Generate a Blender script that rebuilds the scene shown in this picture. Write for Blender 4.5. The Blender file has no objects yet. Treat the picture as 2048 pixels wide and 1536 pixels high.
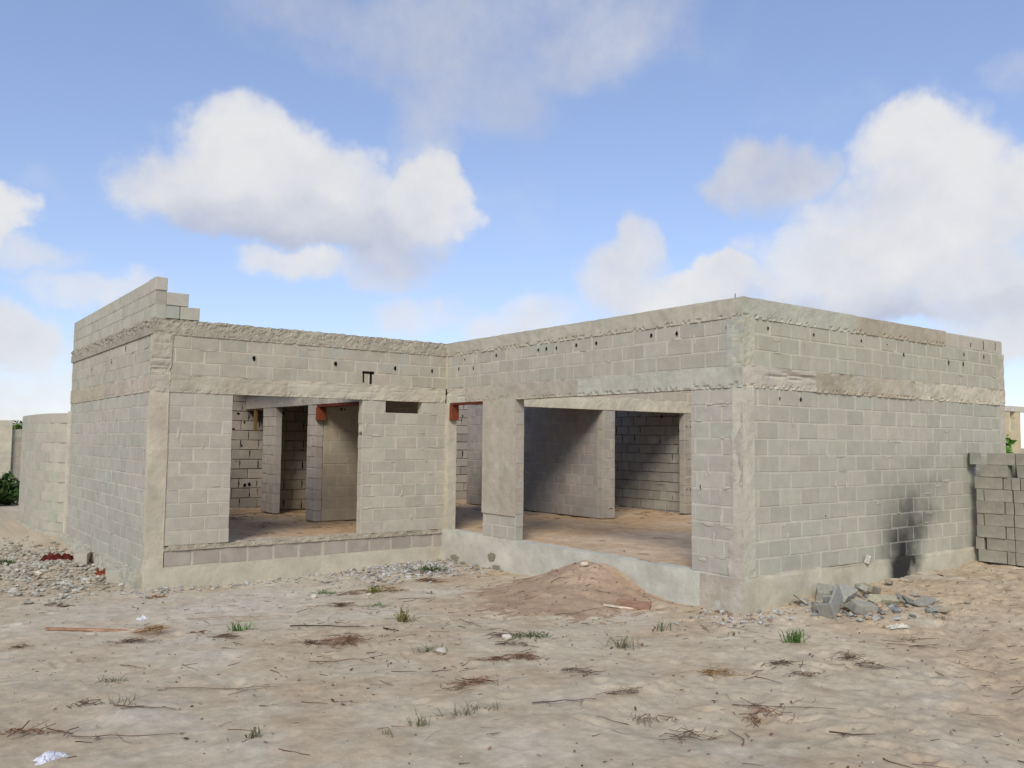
import bpy, math, random
import numpy as np
from mathutils import Vector, Matrix

SC = bpy.context.scene
COL = SC.collection
R = random.Random(7)
NR = np.random.RandomState(7)

# ------------------------------------------------------------------ camera
F_PX, YAW, PITCH, ROLL = 1701.3437, 0.6407, 0.0674, 0.0101
CAM = np.array([-8.0551, -6.3069, 1.5384])
L1, L2, L3 = 4.9342, 6.4429, 6.6473
YB = 12.757                      # back line of the house
T = 0.15                         # wall thickness
ZL, ZLT, ZR, ZT, ZX = 2.2, 2.454, 3.03, 3.258, 3.844
GZ0 = -0.57

def cam_axes():
    cy, sy = math.cos(YAW), math.sin(YAW)
    fwd = np.array([sy * math.cos(PITCH), cy * math.cos(PITCH), math.sin(PITCH)])
    right = np.array([cy, -sy, 0.0])
    up = np.cross(right, fwd)
    r = right * math.cos(ROLL) + up * math.sin(ROLL)
    u = -right * math.sin(ROLL) + up * math.cos(ROLL)
    return r, u, fwd
CR, CU, CF = cam_axes()

def ray(x, y):
    d = CF + CR * (x - 1024) / F_PX + CU * (768 - y) / F_PX
    return d / np.linalg.norm(d)

# ------------------------------------------------------------------ noise
def _h(ix, iy, iz, s):
    n = (ix * 374761393 + iy * 668265263 + iz * 1274126177 + s * 974634777) & 0xFFFFFFFF
    n = ((n ^ (n >> 13)) * 1274126177) & 0xFFFFFFFF
    n = n ^ (n >> 16)
    return (n & 0xFFFFFF) / float(0xFFFFFF)

def vn(x, y, z=0.0, s=0):
    x, y, z = np.broadcast_arrays(np.asarray(x, float), np.asarray(y, float), np.asarray(z, float))
    fx, fy, fz = np.floor(x), np.floor(y), np.floor(z)
    tx, ty, tz = x - fx, y - fy, z - fz
    tx = tx * tx * (3 - 2 * tx); ty = ty * ty * (3 - 2 * ty); tz = tz * tz * (3 - 2 * tz)
    ix, iy, iz = fx.astype(np.int64), fy.astype(np.int64), fz.astype(np.int64)
    r = 0
    for a in (0, 1):
        wa = tx if a else 1 - tx
        for b in (0, 1):
            wb = ty if b else 1 - ty
            for c in (0, 1):
                wc = tz if c else 1 - tz
                r = r + wa * wb * wc * _h(ix + a, iy + b, iz + c, s)
    return r * 2 - 1

def fbm(x, y, z=0.0, s=0, o=4, g=0.5):
    a, t = 1.0, 0.0
    f = 1.0
    for i in range(o):
        t = t + a * vn(np.asarray(x) * f, np.asarray(y) * f, np.asarray(z) * f, s + i * 17)
        a *= g; f *= 2.03
    return t

def lin(c):
    c = np.asarray(c, float) / 255.0
    return np.where(c <= 0.04045, c / 12.92, ((c + 0.055) / 1.055) ** 2.4)

# ------------------------------------------------------------------ terrain height
_cp = np.array([
    (0, 0, -.42), (1.05, -.15, -.325), (3.35, -.1, -.25), (5.5, 0, -.22), (8, -1, -.21), (0, 1.06, -.43), (0, 3.5, -.47),
    (0, 6.4, -.53), (-2.6, 6.4, -.58), (-3.9, 6.4, -.62), (-4.94, 6.4, -.58), (-5.0, 7.9, -.66), (-5.05, 11.6, -.56),
    (-5.1, 13, -.44), (-5.6, 16, -.40), (-6, 23, -.42), (-8, -6, -.47), (-4, -4, -.43), (-7, 0, -.50), (-9, 5, -.55), (-7, 8, -.58), (0, -6, -.40),
    (6, -6, -.26), (-12, 12, -.45), (-2.5, 2.5, -.49), (-1.5, -1.5, -.42), (2, -2, -.34), (14, 3, -.2), (20, 20, -.3),
    (-30, -30, -.5), (40, -30, -.4), (-30, 40, -.45), (40, 50, -.3), (5, 25, -.3)], float)
_d = np.sqrt(((_cp[:, None, :2] - _cp[None, :, :2]) ** 2).sum(-1) + 0.3)
_w = np.linalg.solve(_d + 1e-6 * np.eye(len(_cp)), _cp[:, 2] + .42)

def gbase(x, y):
    x = np.asarray(x, float); y = np.asarray(y, float)
    r = np.sqrt(x * x + y * y)
    k = np.minimum(1.0, 45.0 / np.maximum(r, 1e-6))
    xx, yy = x * k, y * k
    z = np.full(np.broadcast(xx, yy).shape, -.42)
    for (px, py, _), w in zip(_cp, _w):
        z = z + w * np.sqrt((xx - px) ** 2 + (yy - py) ** 2 + 0.3)
    return z

def gz(x, y):
    z = gbase(x, y)
    z = z + .022 * fbm(np.asarray(x) * .9, np.asarray(y) * .9, 0, 3, 3)
    # stone heap beside the left wall
    z = z + .10 * np.exp(-(((np.asarray(x) + 5.7) / .8) ** 2 + ((np.asarray(y) - 9.6) / 1.9) ** 2))
    # crushed stone in the inner corner
    z = z + .05 * np.exp(-(((np.asarray(x) + .7) / .9) ** 2 + ((np.asarray(y) - 5.7) / .7) ** 2))
    return z

def gpt(px, py):
    """ground point seen at a pixel of the photograph"""
    d = ray(px, py)
    t = 3.0
    for _ in range(40):
        p = CAM + d * t
        h = p[2] - float(gz(p[0], p[1]))
        t += h / max(-d[2], .02)
        t = min(max(t, 1.0), 80)
    p = CAM + d * t
    return np.array([p[0], p[1], float(gz(p[0], p[1]))])

# ------------------------------------------------------------------ node helpers
def new_mat(name):
    m = bpy.data.materials.new(name); m.use_nodes = True
    nt = m.node_tree
    for n in list(nt.nodes):
        nt.nodes.remove(n)
    out = nt.nodes.new('ShaderNodeOutputMaterial')
    bs = nt.nodes.new('ShaderNodeBsdfPrincipled')
    bs.inputs['Specular IOR Level'].default_value = .15
    nt.links.new(bs.outputs[0], out.inputs[0])
    return m, nt, bs

def nnode(nt, typ, **kw):
    n = nt.nodes.new(typ)
    for k, v in kw.items():
        setattr(n, k, v)
    return n

def noise(nt, vec, scale, detail=3, rough=.55, dim=None):
    n = nt.nodes.new('ShaderNodeTexNoise')
    n.inputs['Scale'].default_value = scale
    n.inputs['Detail'].default_value = detail
    n.inputs['Roughness'].default_value = rough
    nt.links.new(vec, n.inputs['Vector'])
    return n.outputs['Fac']

def mathn(nt, op, a, b=None, c=None, clamp=False):
    n = nt.nodes.new('ShaderNodeMath'); n.operation = op; n.use_clamp = clamp
    for i, v in enumerate((a, b, c)):
        if v is None: continue
        if isinstance(v, (int, float)): n.inputs[i].default_value = v
        else: nt.links.new(v, n.inputs[i])
    return n.outputs[0]

def maprange(nt, v, a, b, c=0., d=1., smooth=True):
    n = nt.nodes.new('ShaderNodeMapRange')
    n.interpolation_type = 'SMOOTHSTEP' if smooth else 'LINEAR'
    n.inputs[1].default_value = a; n.inputs[2].default_value = b
    n.inputs[3].default_value = c; n.inputs[4].default_value = d
    nt.links.new(v, n.inputs[0])
    return n.outputs[0]

def mixc(nt, f, a, b, blend='MIX'):
    n = nt.nodes.new('ShaderNodeMix'); n.data_type = 'RGBA'; n.blend_type = blend
    for sock, v in ((n.inputs[0], f), (n.inputs[6], a), (n.inputs[7], b)):
        if isinstance(v, (int, float)): sock.default_value = v
        elif isinstance(v, (tuple, list, np.ndarray)): sock.default_value = (v[0], v[1], v[2], 1)
        else: nt.links.new(v, sock)
    return n.outputs[2]

def nt_sep(nt, at):
    sx = nt.nodes.new('ShaderNodeSeparateXYZ'); nt.links.new(at.outputs['Vector'], sx.inputs[0])
    return sx.outputs[0]

def objvec(nt):
    return nt.nodes.new('ShaderNodeTexCoord').outputs['Object']

def tone_mat(name, fine=90., bump=.25, bdist=.004, var=.22, mott=7., stain=None, soot=False, streak=0., rough=.95):
    """colour comes from the mesh attribute 'tone' (each block's own cement colour), broken up by noise"""
    m, nt, bs = new_mat(name)
    vec = objvec(nt)
    at = nt.nodes.new('ShaderNodeAttribute'); at.attribute_name = 'tone'
    col = at.outputs['Color']
    n1 = noise(nt, vec, fine, 4, .7)
    n2 = noise(nt, vec, mott, 4, .6)
    v1 = maprange(nt, n1, .25, .75, 1 - var, 1 + var * .8, False)
    v2 = maprange(nt, n2, .3, .7, 1 - var * .6, 1 + var * .5, False)
    mul = mathn(nt, 'MULTIPLY', v1, v2)
    cb = nt.nodes.new('ShaderNodeCombineXYZ')
    for i in range(3): nt.links.new(mul, cb.inputs[i])
    col = mixc(nt, 1.0, col, cb.outputs[0], 'MULTIPLY')
    lum = maprange(nt, nt_sep(nt, at), .02, .08, 0, 1)
    if stain is not None:
        n3 = noise(nt, vec, 2.3, 5, .65)
        f = mathn(nt, 'MULTIPLY', maprange(nt, n3, .52, .68, 0, .55), lum)
        col = mixc(nt, f, col, stain)
    if streak:
        mp = nt.nodes.new('ShaderNodeMapping'); mp.inputs['Scale'].default_value = (14, 14, .9)
        nt.links.new(vec, mp.inputs[0])
        n4 = noise(nt, mp.outputs[0], 1.0, 3, .6)
        f = mathn(nt, 'MULTIPLY', maprange(nt, n4, .55, .72, 0, streak), lum)
        col = mixc(nt, f, col, tuple(lin((190, 187, 172))))
    if soot:
        sx = nt.nodes.new('ShaderNodeSeparateXYZ'); nt.links.new(vec, sx.inputs[0])
        nw = noise(nt, vec, 3.2, 3, .55)
        nwo = mathn(nt, 'SUBTRACT', nw, .5)
        x, z = sx.outputs[0], sx.outputs[2]
        # leaning plume that widens upwards from the foot of the wall
        xc = mathn(nt, 'MULTIPLY_ADD', z, .36, 3.42)
        dx = mathn(nt, 'SUBTRACT', x, xc)
        dx = mathn(nt, 'MULTIPLY_ADD', nwo, .55, dx)
        wdt = mathn(nt, 'MULTIPLY_ADD', z, .75, .55)
        q = mathn(nt, 'DIVIDE', dx, wdt)
        q = mathn(nt, 'ABSOLUTE', q)
        g = maprange(nt, q, .0, 1.3, 1, 0)
        zz = mathn(nt, 'MULTIPLY_ADD', nwo, .9, z)
        h = maprange(nt, zz, -.1, 1.9, 1, 0)
        h = mathn(nt, 'POWER', h, 1.6)
        sf = mathn(nt, 'MULTIPLY', g, h)
        sf = mathn(nt, 'MULTIPLY', sf, at.outputs['Alpha'])
        sf = mathn(nt, 'MULTIPLY', sf, 1.25, None, True)
        sf = mathn(nt, 'MULTIPLY', sf, .96)
        col = mixc(nt, sf, col, (.017, .017, .018))
    nt.links.new(col, bs.inputs['Base Color'])
    bs.inputs['Roughness'].default_value = rough
    nb = noise(nt, vec, fine * 1.4, 4, .75)
    if name == 'sand':
        n5 = noise(nt, vec, 26, 5, .7)
        nb = mathn(nt, 'MULTIPLY_ADD', n5, 2.2, nb)
    bp = nt.nodes.new('ShaderNodeBump'); bp.inputs['Strength'].default_value = bump
    bp.inputs['Distance'].default_value = bdist
    nt.links.new(nb, bp.inputs['Height']); nt.links.new(bp.outputs[0], bs.inputs['Normal'])
    return m

M = {}
M['block'] = tone_mat('cement_block', 80, .5, .006, .15, 6, tuple(lin((178, 172, 156))))
M['block_streak'] = tone_mat('cement_block_streaked', 80, .5, .006, .15, 6, tuple(lin((170, 170, 156))), streak=.45)
M['block_soot'] = tone_mat('cement_block_sooted', 80, .5, .006, .14, 6, tuple(lin((174, 173, 158))), soot=True)
M['concrete'] = tone_mat('cast_concrete', 70, .5, .006, .20, 4, tuple(lin((186, 181, 166))), streak=.3)
M['concrete_soot'] = tone_mat('cast_concrete_sooted', 70, .5, .006, .20, 4, tuple(lin((190, 186, 170))), soot=True)
M['rough'] = tone_mat('rough_concrete', 45, 1.0, .02, .25, 14)
M['wood'] = tone_mat('red_wood', 30, .4, .004, .3, 12, rough=.7)
M['sand'] = tone_mat('sand', 170, .7, .006, .20, 14)
M['grit'] = tone_mat('stone_chips', 60, .6, .006, .25, 20)
M['plant'] = tone_mat('plant', 40, .1, .002, .25, 10, rough=.6)
M['paper'] = tone_mat('paper', 20, .2, .002, .08, 8, rough=.6)
M['hole'] = tone_mat('hole_shade_and_pencil', 20, .1, .002, .1, 8)

# ------------------------------------------------------------------ mesh builder
class MB:
    def __init__(s):
        s.v = []; s.f = []; s.t = []; s.n = 0
    def add(s, verts, faces, tone):
        verts = np.asarray(verts, float)
        k = s.n
        s.v.append(verts); s.n += len(verts)
        tone = np.asarray(tone, float)
        if tone.ndim == 1: tone = np.tile(tone, (len(verts), 1))
        if tone.shape[1] == 3: tone = np.concatenate([tone, np.ones((len(tone), 1))], 1)
        s.t.append(tone)
        for f in faces: s.f.append([i + k for i in f])
    def mesh(s, name, mat, smooth=False):
        me = bpy.data.meshes.new(name)
        V = np.concatenate(s.v); Tn = np.concatenate(s.t)
        me.from_pydata(V.tolist(), [], s.f)
        a = me.attributes.new('tone', 'FLOAT_COLOR', 'POINT')
        c = np.clip(Tn, 0, 1).astype(np.float32)
        a.data.foreach_set('color', c.ravel())
        if smooth:
            me.polygons.foreach_set('use_smooth', np.ones(len(me.polygons), bool))
        me.materials.append(mat)
        me.update()
        return me
    def build(s, name, mat, parent=None, smooth=False, origin=None):
        me = s.mesh(name, mat, smooth)
        o = bpy.data.objects.new(name, me)
        if origin is not None:
            me.transform(Matrix.Translation(-Vector(origin)))
            o.location = origin
        COL.objects.link(o)
        if parent is not None:
            o.parent = parent
            o.matrix_parent_inverse = Matrix.Translation(-Vector(parent.location))
        return o

def tag(o, label=None, cat=None, group=None, kind=None):
    if label: o['label'] = label
    if cat: o['category'] = cat
    if group: o['group'] = group
    if kind: o['kind'] = kind
    return o

def empty(name, loc, label, cat, group=None):
    o = bpy.data.objects.new(name, None); o.location = loc; o.empty_display_size = .2
    COL.objects.link(o)
    return tag(o, label, cat, group)

class Frame:
    """a = along the wall, d = depth inwards from the outer face, z = up"""
    def __init__(s, o, u, n):
        s.o = np.array([o[0], o[1], 0.0]); s.u = np.array([u[0], u[1], 0.0]); s.n = np.array([n[0], n[1], 0.0])
    def p(s, a, d, z):
        a = np.asarray(a, float)[..., None]; d = np.asarray(d, float)[..., None]; z = np.asarray(z, float)[..., None]
        return s.o + s.u * a + s.n * d + np.array([0, 0, 1.0]) * z

def block(mb, fr, a0, a1, z0, z1, d0, d1, tone, ch=.006, jit=.002):
    j = lambda: R.uniform(-jit, jit)
    da = [j() for _ in range(8)]
    pts = []
    for d, e in ((d0, ch), (d0 + ch, 0), (d1 - ch, 0), (d1, ch)):
        pts += [(a0 + e + da[0], d, z0 + e + da[1]), (a1 - e + da[2], d, z0 + e + da[3]),
                (a1 - e + da[4], d, z1 - e + da[5]), (a0 + e + da[6], d, z1 - e + da[7])]
    pts = np.array(pts)
    V = fr.p(pts[:, 0], pts[:, 1], pts[:, 2])
    f = [(0, 1, 2, 3), (15, 14, 13, 12)]
    for r in range(3):
        for k in range(4):
            k2 = (k + 1) % 4
            f.append((r * 4 + k, r * 4 + 4 + k, r * 4 + 4 + k2, r * 4 + k2))
    mb.add(V, f, tone)

WARM = np.array([1.045, 1.005, .94]) * 1.05
def pick_tone(base, var=.10, hue=.03):
    base = np.asarray(base) * WARM
    b = 1 + R.uniform(-var, var)
    h = R.gauss(0, hue)
    return np.array([base[0] * b * (1 + h), base[1] * b, base[2] * b * (1 + h * .5)])

def disc(mb, fr, a, z, r, d, tone, ry=None):
    n = 9
    an = [2 * math.pi * i / n + .2 for i in range(n)]
    V = fr.p([a + r * math.cos(t) * R.uniform(.8, 1.15) for t in an], [d] * n, [z + (ry or r) * math.sin(t) * R.uniform(.8, 1.15) for t in an])
    mb.add(V, [list(range(n))], tone)

BT = lin((170, 168, 156))         # block cement
MT = lin((184, 180, 168))         # pointed mortar
def wall(name, fr, length, z0, n, h, parent, t=T, openings=(), mat='block', base=BT, mort=MT, recess=.003, gap=.014, var=.075,
         hue=.012, start=0.0, off=0., holes=(), dark_gaps=0., bl=.41, label=None, smear=1.0):
    full = sorted((oa, ob) for (oa, ob, q0, q1) in openings if q0 <= z0 + .01 and q1 >= z0 + n * h - .01)
    if full:
        a = start; rest = [q for q in openings if not (q[2] <= z0 + .01 and q[3] >= z0 + n * h - .01)]
        for (oa, ob) in full + [(length, length)]:
            if oa - a > .03:
                wall(name, fr, oa, z0, n, h, parent, t, rest, mat, base, mort, recess, gap, var, hue, a, off, [q for q in holes if a <= q[0] <= oa], dark_gaps, bl, label, smear)
            a = ob
        return
    mb = MB()
    for c in range(n):
        za, zb_ = z0 + c * h, z0 + (c + 1) * h
        iv = [(start, length)]
        for (oa, ob, oz0, oz1) in openings:
            if oz0 < zb_ - .05 and oz1 > za + .05:
                nv = []
                for (a, b) in iv:
                    if ob <= a or oa >= b: nv.append((a, b)); continue
                    if oa > a: nv.append((a, oa))
                    if ob < b: nv.append((ob, b))
                iv = nv
        for (a, b) in iv:
            if b - a < .03: continue
            mt = np.append(np.array(mort) * WARM * R.uniform(.93, 1.04), .55)
            block(mb, fr, a + .006, b - .006, za, zb_, recess, t - recess, mt, .001, .0)
            x = a - ((off + (c % 2) * bl / 2 + R.uniform(-.02, .02)) % bl)
            while x < b:
                p0, p1 = max(x, a), min(x + bl, b)
                x += bl + R.uniform(-.008, .008)
                if p1 - p0 < .05: continue
                g = gap * R.choice((.25, .6, .8, 1.0, 1.0, 1.3)) / 2
                gz_ = gap * R.uniform(.35, 1.2) / 2
                dd = R.uniform(-.003, .002)
                e0 = 0 if p0 == a else g
                e1 = 0 if p1 == b else g
                block(mb, fr, p0 + e0, p1 - e1, za + gz_, zb_ - gz_, dd, t - dd, np.append(pick_tone(base, var, hue), R.uniform(.8, 1.0)), .007, .0045)
                if dark_gaps and R.random() < dark_gaps and p0 > a:
                    hh = R.uniform(.06, .15); zc = R.uniform(za + .02, zb_ - hh)
                    block(mb, fr, p0 - .009, p0 + .009, zc, zc + hh, -.001, .02, (.006, .006, .006), .001, .004)
    for _ in range(int(length * n * h * 2.6 * smear)):
        aa, zz = R.uniform(start + .05, length - .05), z0 + h * R.randrange(n) + R.gauss(0, .03) + (h if R.random() < .5 else 0)
        if zz < z0 + .03 or zz > z0 + n * h - .03: continue
        rw, rh = (R.uniform(.03, .12), R.uniform(.008, .025)) if R.random() < .6 else (R.uniform(.01, .03), R.uniform(.04, .10))
        if any(oa - rw < aa < ob + rw and q0 - rh < zz < q1 + rh for (oa, ob, q0, q1) in openings): continue
        if aa - rw < start or aa + rw > length: continue
        k = 11; an = [2 * math.pi * i / k for i in range(k)]; rr = [R.uniform(.5, 1.25) for _ in an]
        V0 = fr.p([aa + rw * r_ * math.cos(t_) for r_, t_ in zip(rr, an)], [-.0035] * k, [zz + rh * r_ * math.sin(t_) for r_, t_ in zip(rr, an)])
        V1 = fr.p([aa + rw * .7 * r_ * math.cos(t_) for r_, t_ in zip(rr, an)], [-.0075] * k, [zz + rh * .7 * r_ * math.sin(t_) for r_, t_ in zip(rr, an)])
        mb.add(np.concatenate([V0, V1]), [list(range(k, 2 * k))] + [(i, (i + 1) % k, k + (i + 1) % k, k + i) for i in range(k)],
               np.append((np.array(mort) * .6 + np.array(base) * .4) * WARM * R.uniform(.93, 1.04), .5))
    for hdat in holes:
        a, z, r = hdat[:3]; r *= .82
        disc(mb, fr, a, z, r * 1.25, -.0045, np.array(base) * 1.05, r * (hdat[3] if len(hdat) > 3 else 1.2) * 1.2)
        disc(mb, fr, a, z, r, -.006, (.008, .008, .007), r * (hdat[3] if len(hdat) > 3 else 1.2))  # black disc painted on for the shade inside a hole
    o = mb.build(name, M[mat], parent)
    if label: o['label'] = label
    return o

def rough_beam(name, fr, a0, a1, z0, z1, d0, d1, tone, parent, mat='concrete', amp=.006, step=.025, pits=0., pit_edge='bottom',
               grooves=0., batter=0., crumble=0., axis='a', seed=0, tvar=.12, mb=None, origin=None, wob=.0):
    """cast concrete member: a displaced tube with pitted edges, board marks or a crumbling face"""
    own = mb is None
    if own: mb = MB()
    ring = []
    nz = max(2, int((z1 - z0) / step)) if axis == 'a' else max(2, int((a1 - a0) / step))
    w0, w1 = (z0, z1) if axis == 'a' else (a0, a1)
    nd = max(2, int((d1 - d0) / .05))
    for i in range(nz): ring.append((d0, w0 + (w1 - w0) * i / nz, -1, 0))
    for i in range(nd): ring.append((d0 + (d1 - d0) * i / nd, w1, 0, 1))
    for i in range(nz): ring.append((d1, w1 - (w1 - w0) * i / nz, 1, 0))
    for i in range(nd): ring.append((d1 - (d1 - d0) * i / nd, w0, 0, -1))
    ring = np.array(ring)
    l0, l1 = (a0, a1) if axis == 'a' else (z0, z1)
    nl = max(2, int(abs(l1 - l0) / step))
    L = np.linspace(l0, l1, nl + 1)
    LL, D = np.meshgrid(L, ring[:, 0], indexing='ij')
    _, W = np.meshgrid(L, ring[:, 1], indexing='ij')
    _, ND = np.meshgrid(L, ring[:, 2], indexing='ij')
    _, NW = np.meshgrid(L, ring[:, 3], indexing='ij')
    s = 100 + seed * 13
    disp = amp * fbm(LL * 9, W * 9, D * 9, s, 4, .6)
    disp = disp + wob * fbm(LL * 1.3, W * 1.3, D * 1.3, s + 5, 2)
    tv = 1 + tvar * fbm(LL * 2.2, W * 3.5, D * 3, s + 3, 4) * .7
    if grooves:
        other, along = (W, LL) if axis == 'a' else (LL, W)
        wv = fbm(along * 2.0, other * 34, 0, s + 9, 2)
        disp = disp - np.where(wv > .25, (wv - .25) * grooves, 0)
    if pits:
        q = (W - w0) / (w1 - w0)
        e = np.exp(-((q - (.05 if pit_edge == 'bottom' else .93)) / .12) ** 2)
        pn = fbm(LL * 22, W * 26, 0, s + 21, 3, .6)
        disp = disp - np.where(pn * e > .16, pits, 0) * (ND < 0)
        disp = disp + e * .004 * fbm(LL * 14, W * 10, 0, s + 31, 2) * (ND < 0)
    if crumble:
        q = (W - w0) / (w1 - w0)
        e = np.clip((q - .25) * 2.5, 0, 1)
        cn = fbm(LL * 17, W * 25, D * 20, s + 41, 4, .7)
        disp = disp + crumble * cn * np.maximum(e, (NW > 0) * 1.0)
    D2 = D + disp * ND
    if batter and axis == 'a':
        D2 = D2 - batter * (w1 - W) / (w1 - w0) * (ND < 0)
    W2 = W + disp * NW * (1.0 if axis == 'a' else 1)
    A, Z = (LL, W2) if axis == 'a' else (W2, LL)
    V = fr.p(A, D2, Z).reshape(-1, 3)
    m = len(ring)
    faces = []
    for i in range(nl):
        for k in range(m):
            k2 = (k + 1) % m
            faces.append((i * m + k, i * m + k2, (i + 1) * m + k2, (i + 1) * m + k))
    faces.append(tuple(range(m))[::-1]); faces.append(tuple(range(nl * m, nl * m + m)))
    tn = np.asarray(tone)[None, :] * WARM[None, :] * tv.reshape(-1, 1)
    mb.add(V, faces, tn)
    if own:
        return mb.build(name, M[mat], parent, origin=origin)

# frames of the outer walls
FF1 = Frame((-L1, L2), (1, 0), (0, 1))
FF3 = Frame((0, 0), (1, 0), (0, 1))
FF2 = Frame((0, L2), (0, -1), (1, 0))
FF0 = Frame((-L1, YB), (0, -1), (1, 0))
L0 = YB - L2

C_cream = lin((180, 175, 158)); C_grey = lin((172, 174, 160)); C_brown = lin((166, 158, 140)); C_green = lin((164, 170, 156))
C_plast = lin((168, 161, 148)); C_lite = lin((186, 184, 170)); C_pink = lin((182, 176, 164))

# ================================================================== THE HOUSE
house = empty('unfinished_house', (0.8, 6.4, -.5), 'unfinished house of bare grey concrete blocks in an L shape with open doorways', 'house')

# ---- front wall of the left wing (F1)
o1l, o1r, w1l, w1r, zw = -3.775 + L1, -1.624 + L1, -1.191 + L1, -.494 + L1, 2.02
f1h = [(-2.60 + 0, 0, 0)]
def f1hole(px, py, r, k=1.2):
    d = ray(px, py); t = (L2 - CAM[1]) / d[1]; p = CAM + d * t
    return (p[0] + L1, p[2], r, k)
def f2hole(px, py, r, k=1.2):
    d = ray(px, py); t = (0 - CAM[0]) / d[0]; p = CAM + d * t
    return (L2 - p[1], p[2], r, k)
def f3hole(px, py, r, k=1.2):
    d = ray(px, py); t = (0 - CAM[1]) / d[1]; p = CAM + d * t
    return (p[0], p[2], r, k)
hu = (ZR - ZLT) / 3
wall('front_wall', FF1, L1, 0, 11, .2, house, openings=[(o1l, o1r, 0, 2.2), (w1l, w1r, 2.0, 2.2)], start=.2, base=lin((172, 168, 156)), mort=lin((186, 181, 168)), hue=.012)
wall('front_wall', FF1, L1, ZLT, 3, hu, house, start=.2, mat='block_streak', base=lin((168, 163, 149)), mort=lin((188, 181, 165)), off=.1,
     holes=[f1hole(508, 717, .034, 1.5), f1hole(671, 728, .034, 1.4), f1hole(790, 737, .036, 1.4), f1hole(864, 742, .022, 2.2)])
# dark bars painted for the shade in the missing half block above the lintel
mb = MB()
for (x0, y0, x1, y1) in ((725, 743.5, 748, 747), (725, 745, 728.5, 765), (739, 746, 743.5, 768)):
    a0, za, _, _ = f1hole(x0, y1, 1); a1, zb2, _, _ = f1hole(x1, y0, 1)
    block(mb, FF1, a0, a1, za, zb2, -.0035, .02, (.012, .011, .01), .001, .003)
mb.build('slot_shade', M['hole'], house)
rough_beam('lintel_beam', FF1, .0, 2.0, ZL, ZLT, -.012, T + .01, lin((172, 165, 149)), house, amp=.006, pits=.006, seed=1, grooves=.005)
rough_beam('lintel_beam', FF1, 2.0, L1 - .02, ZL + .004, ZLT + .003, -.014, T + .008, lin((184, 178, 162)), house, amp=.006, pits=.006, seed=2, grooves=.012)
rough_beam('ring_beam', FF1, -.0, L1 + T, ZR, ZT, -.015, T + .01, lin((174, 168, 152)), house, mat='rough', amp=.006, crumble=.014, pits=.01, seed=3)
rough_beam('corner_column', FF1, -.012, .235, -.33, ZL + .02, -.014, T, lin((182, 175, 158)), house, axis='z', amp=.004, seed=4, wob=.012)
rough_beam('corner_column', FF1, -.010, .25, ZL + .02, ZR, -.016, T, lin((176, 170, 155)), house, axis='z', amp=.011, grooves=.03, seed=5, wob=.01)
# sill mortar, course of pinkish blocks and footing under F1
rough_beam('sill', FF1, .23, L1 - .03, -.07, -.003, -.022, T + .02, lin((178, 170, 154)), house, mat='rough', amp=.014, seed=6, crumble=.008)
wall('footing_course', FF1, L1 - .02, -.305, 1, .235, house, start=.24, t=T, base=lin((158, 150, 142)), mort=lin((184, 177, 163)), recess=.004, gap=.032, var=.06)
rough_beam('footing', FF1, -.03, L1 - .02, -.95, -.30, -.05, T, lin((184, 179, 163)), house, amp=.0025, seed=7, grooves=.0, batter=.03)

# ---- side wall of the porch (F2)
d2 = (0.126, L2 - 5.2675); o2 = (L2 - 4.37, L2 - .797)
wall('porch_wall', FF2, L2 - .0, 0, 11, .2, house, openings=[(0, d2[1], 0, 2.2), (o2[0], o2[1], 0, 2.2)], off=.12, base=lin((168, 165, 156)), mort=lin((184, 180, 169)))
wall('porch_wall', FF2, L2 - .0, ZLT, 3, hu, house, mat='block_streak', start=.0, off=.26, base=lin((166, 162, 150)), mort=lin((186, 182, 168)),
     holes=[f2hole(*p) for p in ((918, 738, .022, 2), (947, 737, .018, 2), (930, 719, .02), (993, 711, .028), (1077, 700, .028), (1093, 697.5, .028), (1113, 696, .022, 1.6),
                                 (1153, 690.5, .028), (1193, 686.5, .028), (1303, 671, .028), (1354, 667, .03), (1456, 654, .04))])
rough_beam('lintel_beam', FF2, .02, .62, ZL, ZLT, -.006, T, lin((178, 174, 160)), house, amp=.006, grooves=.02, seed=10)
rough_beam('lintel_beam', FF2, .62, 3.55, ZL, ZLT + .004, -.014, T + .01, C_plast, house, amp=.004, pits=.010, seed=11)
rough_beam('lintel_beam', FF2, 3.55, L2 - .004, ZL - .003, ZLT + .002, -.018, T + .006, lin((174, 173, 162)), house, amp=.005, pits=.015, seed=12)
rough_beam('ring_beam', FF2, .0, L2 - .003, ZR - .004, ZT, -.014, T + .012, lin((170, 166, 152)), house, amp=.005, pits=.018, seed=13, tvar=.16)
rough_beam('door_column', FF2, -.0, d2[0], -.0, ZL, -.012, T, lin((182, 176, 159)), house, axis='z', amp=.004, seed=14)
rough_beam('door_column', FF2, -.004, .045, ZLT, ZR, -.010, T, lin((180, 174, 156)), house, axis='z', amp=.004, seed=15)
rough_beam('plastered_pillar', FF2, d2[1] - .004, o2[0] - .002, .37, ZL + .01, -.020, T + .004, C_plast, house, axis='z', amp=.0035, seed=16, step=.022)
rough_beam('corner_column', FF2, L2 - .20, L2 - .002, .0, ZL, -.012, T, lin((170, 164, 154)), house, axis='z', amp=.008, seed=17, wob=.025)
rough_beam('corner_column', FF2, L2 - .23, L2 - .002, ZLT, ZR, -.010, T, lin((164, 165, 157)), house, axis='z', amp=.005, seed=18, wob=.02)
rough_beam('plinth', FF2, -.0, L2 - .1, -.85, -.002, -.045, T + .03, lin((180, 180, 170)), house, amp=.003, seed=19, batter=.02, tvar=.2)
rough_beam('plinth', FF2, L2 - .62, L2 + .035, -.84, -.012, -.052, T, lin((172, 165, 152)), house, amp=.005, seed=20, batter=.012)
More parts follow.
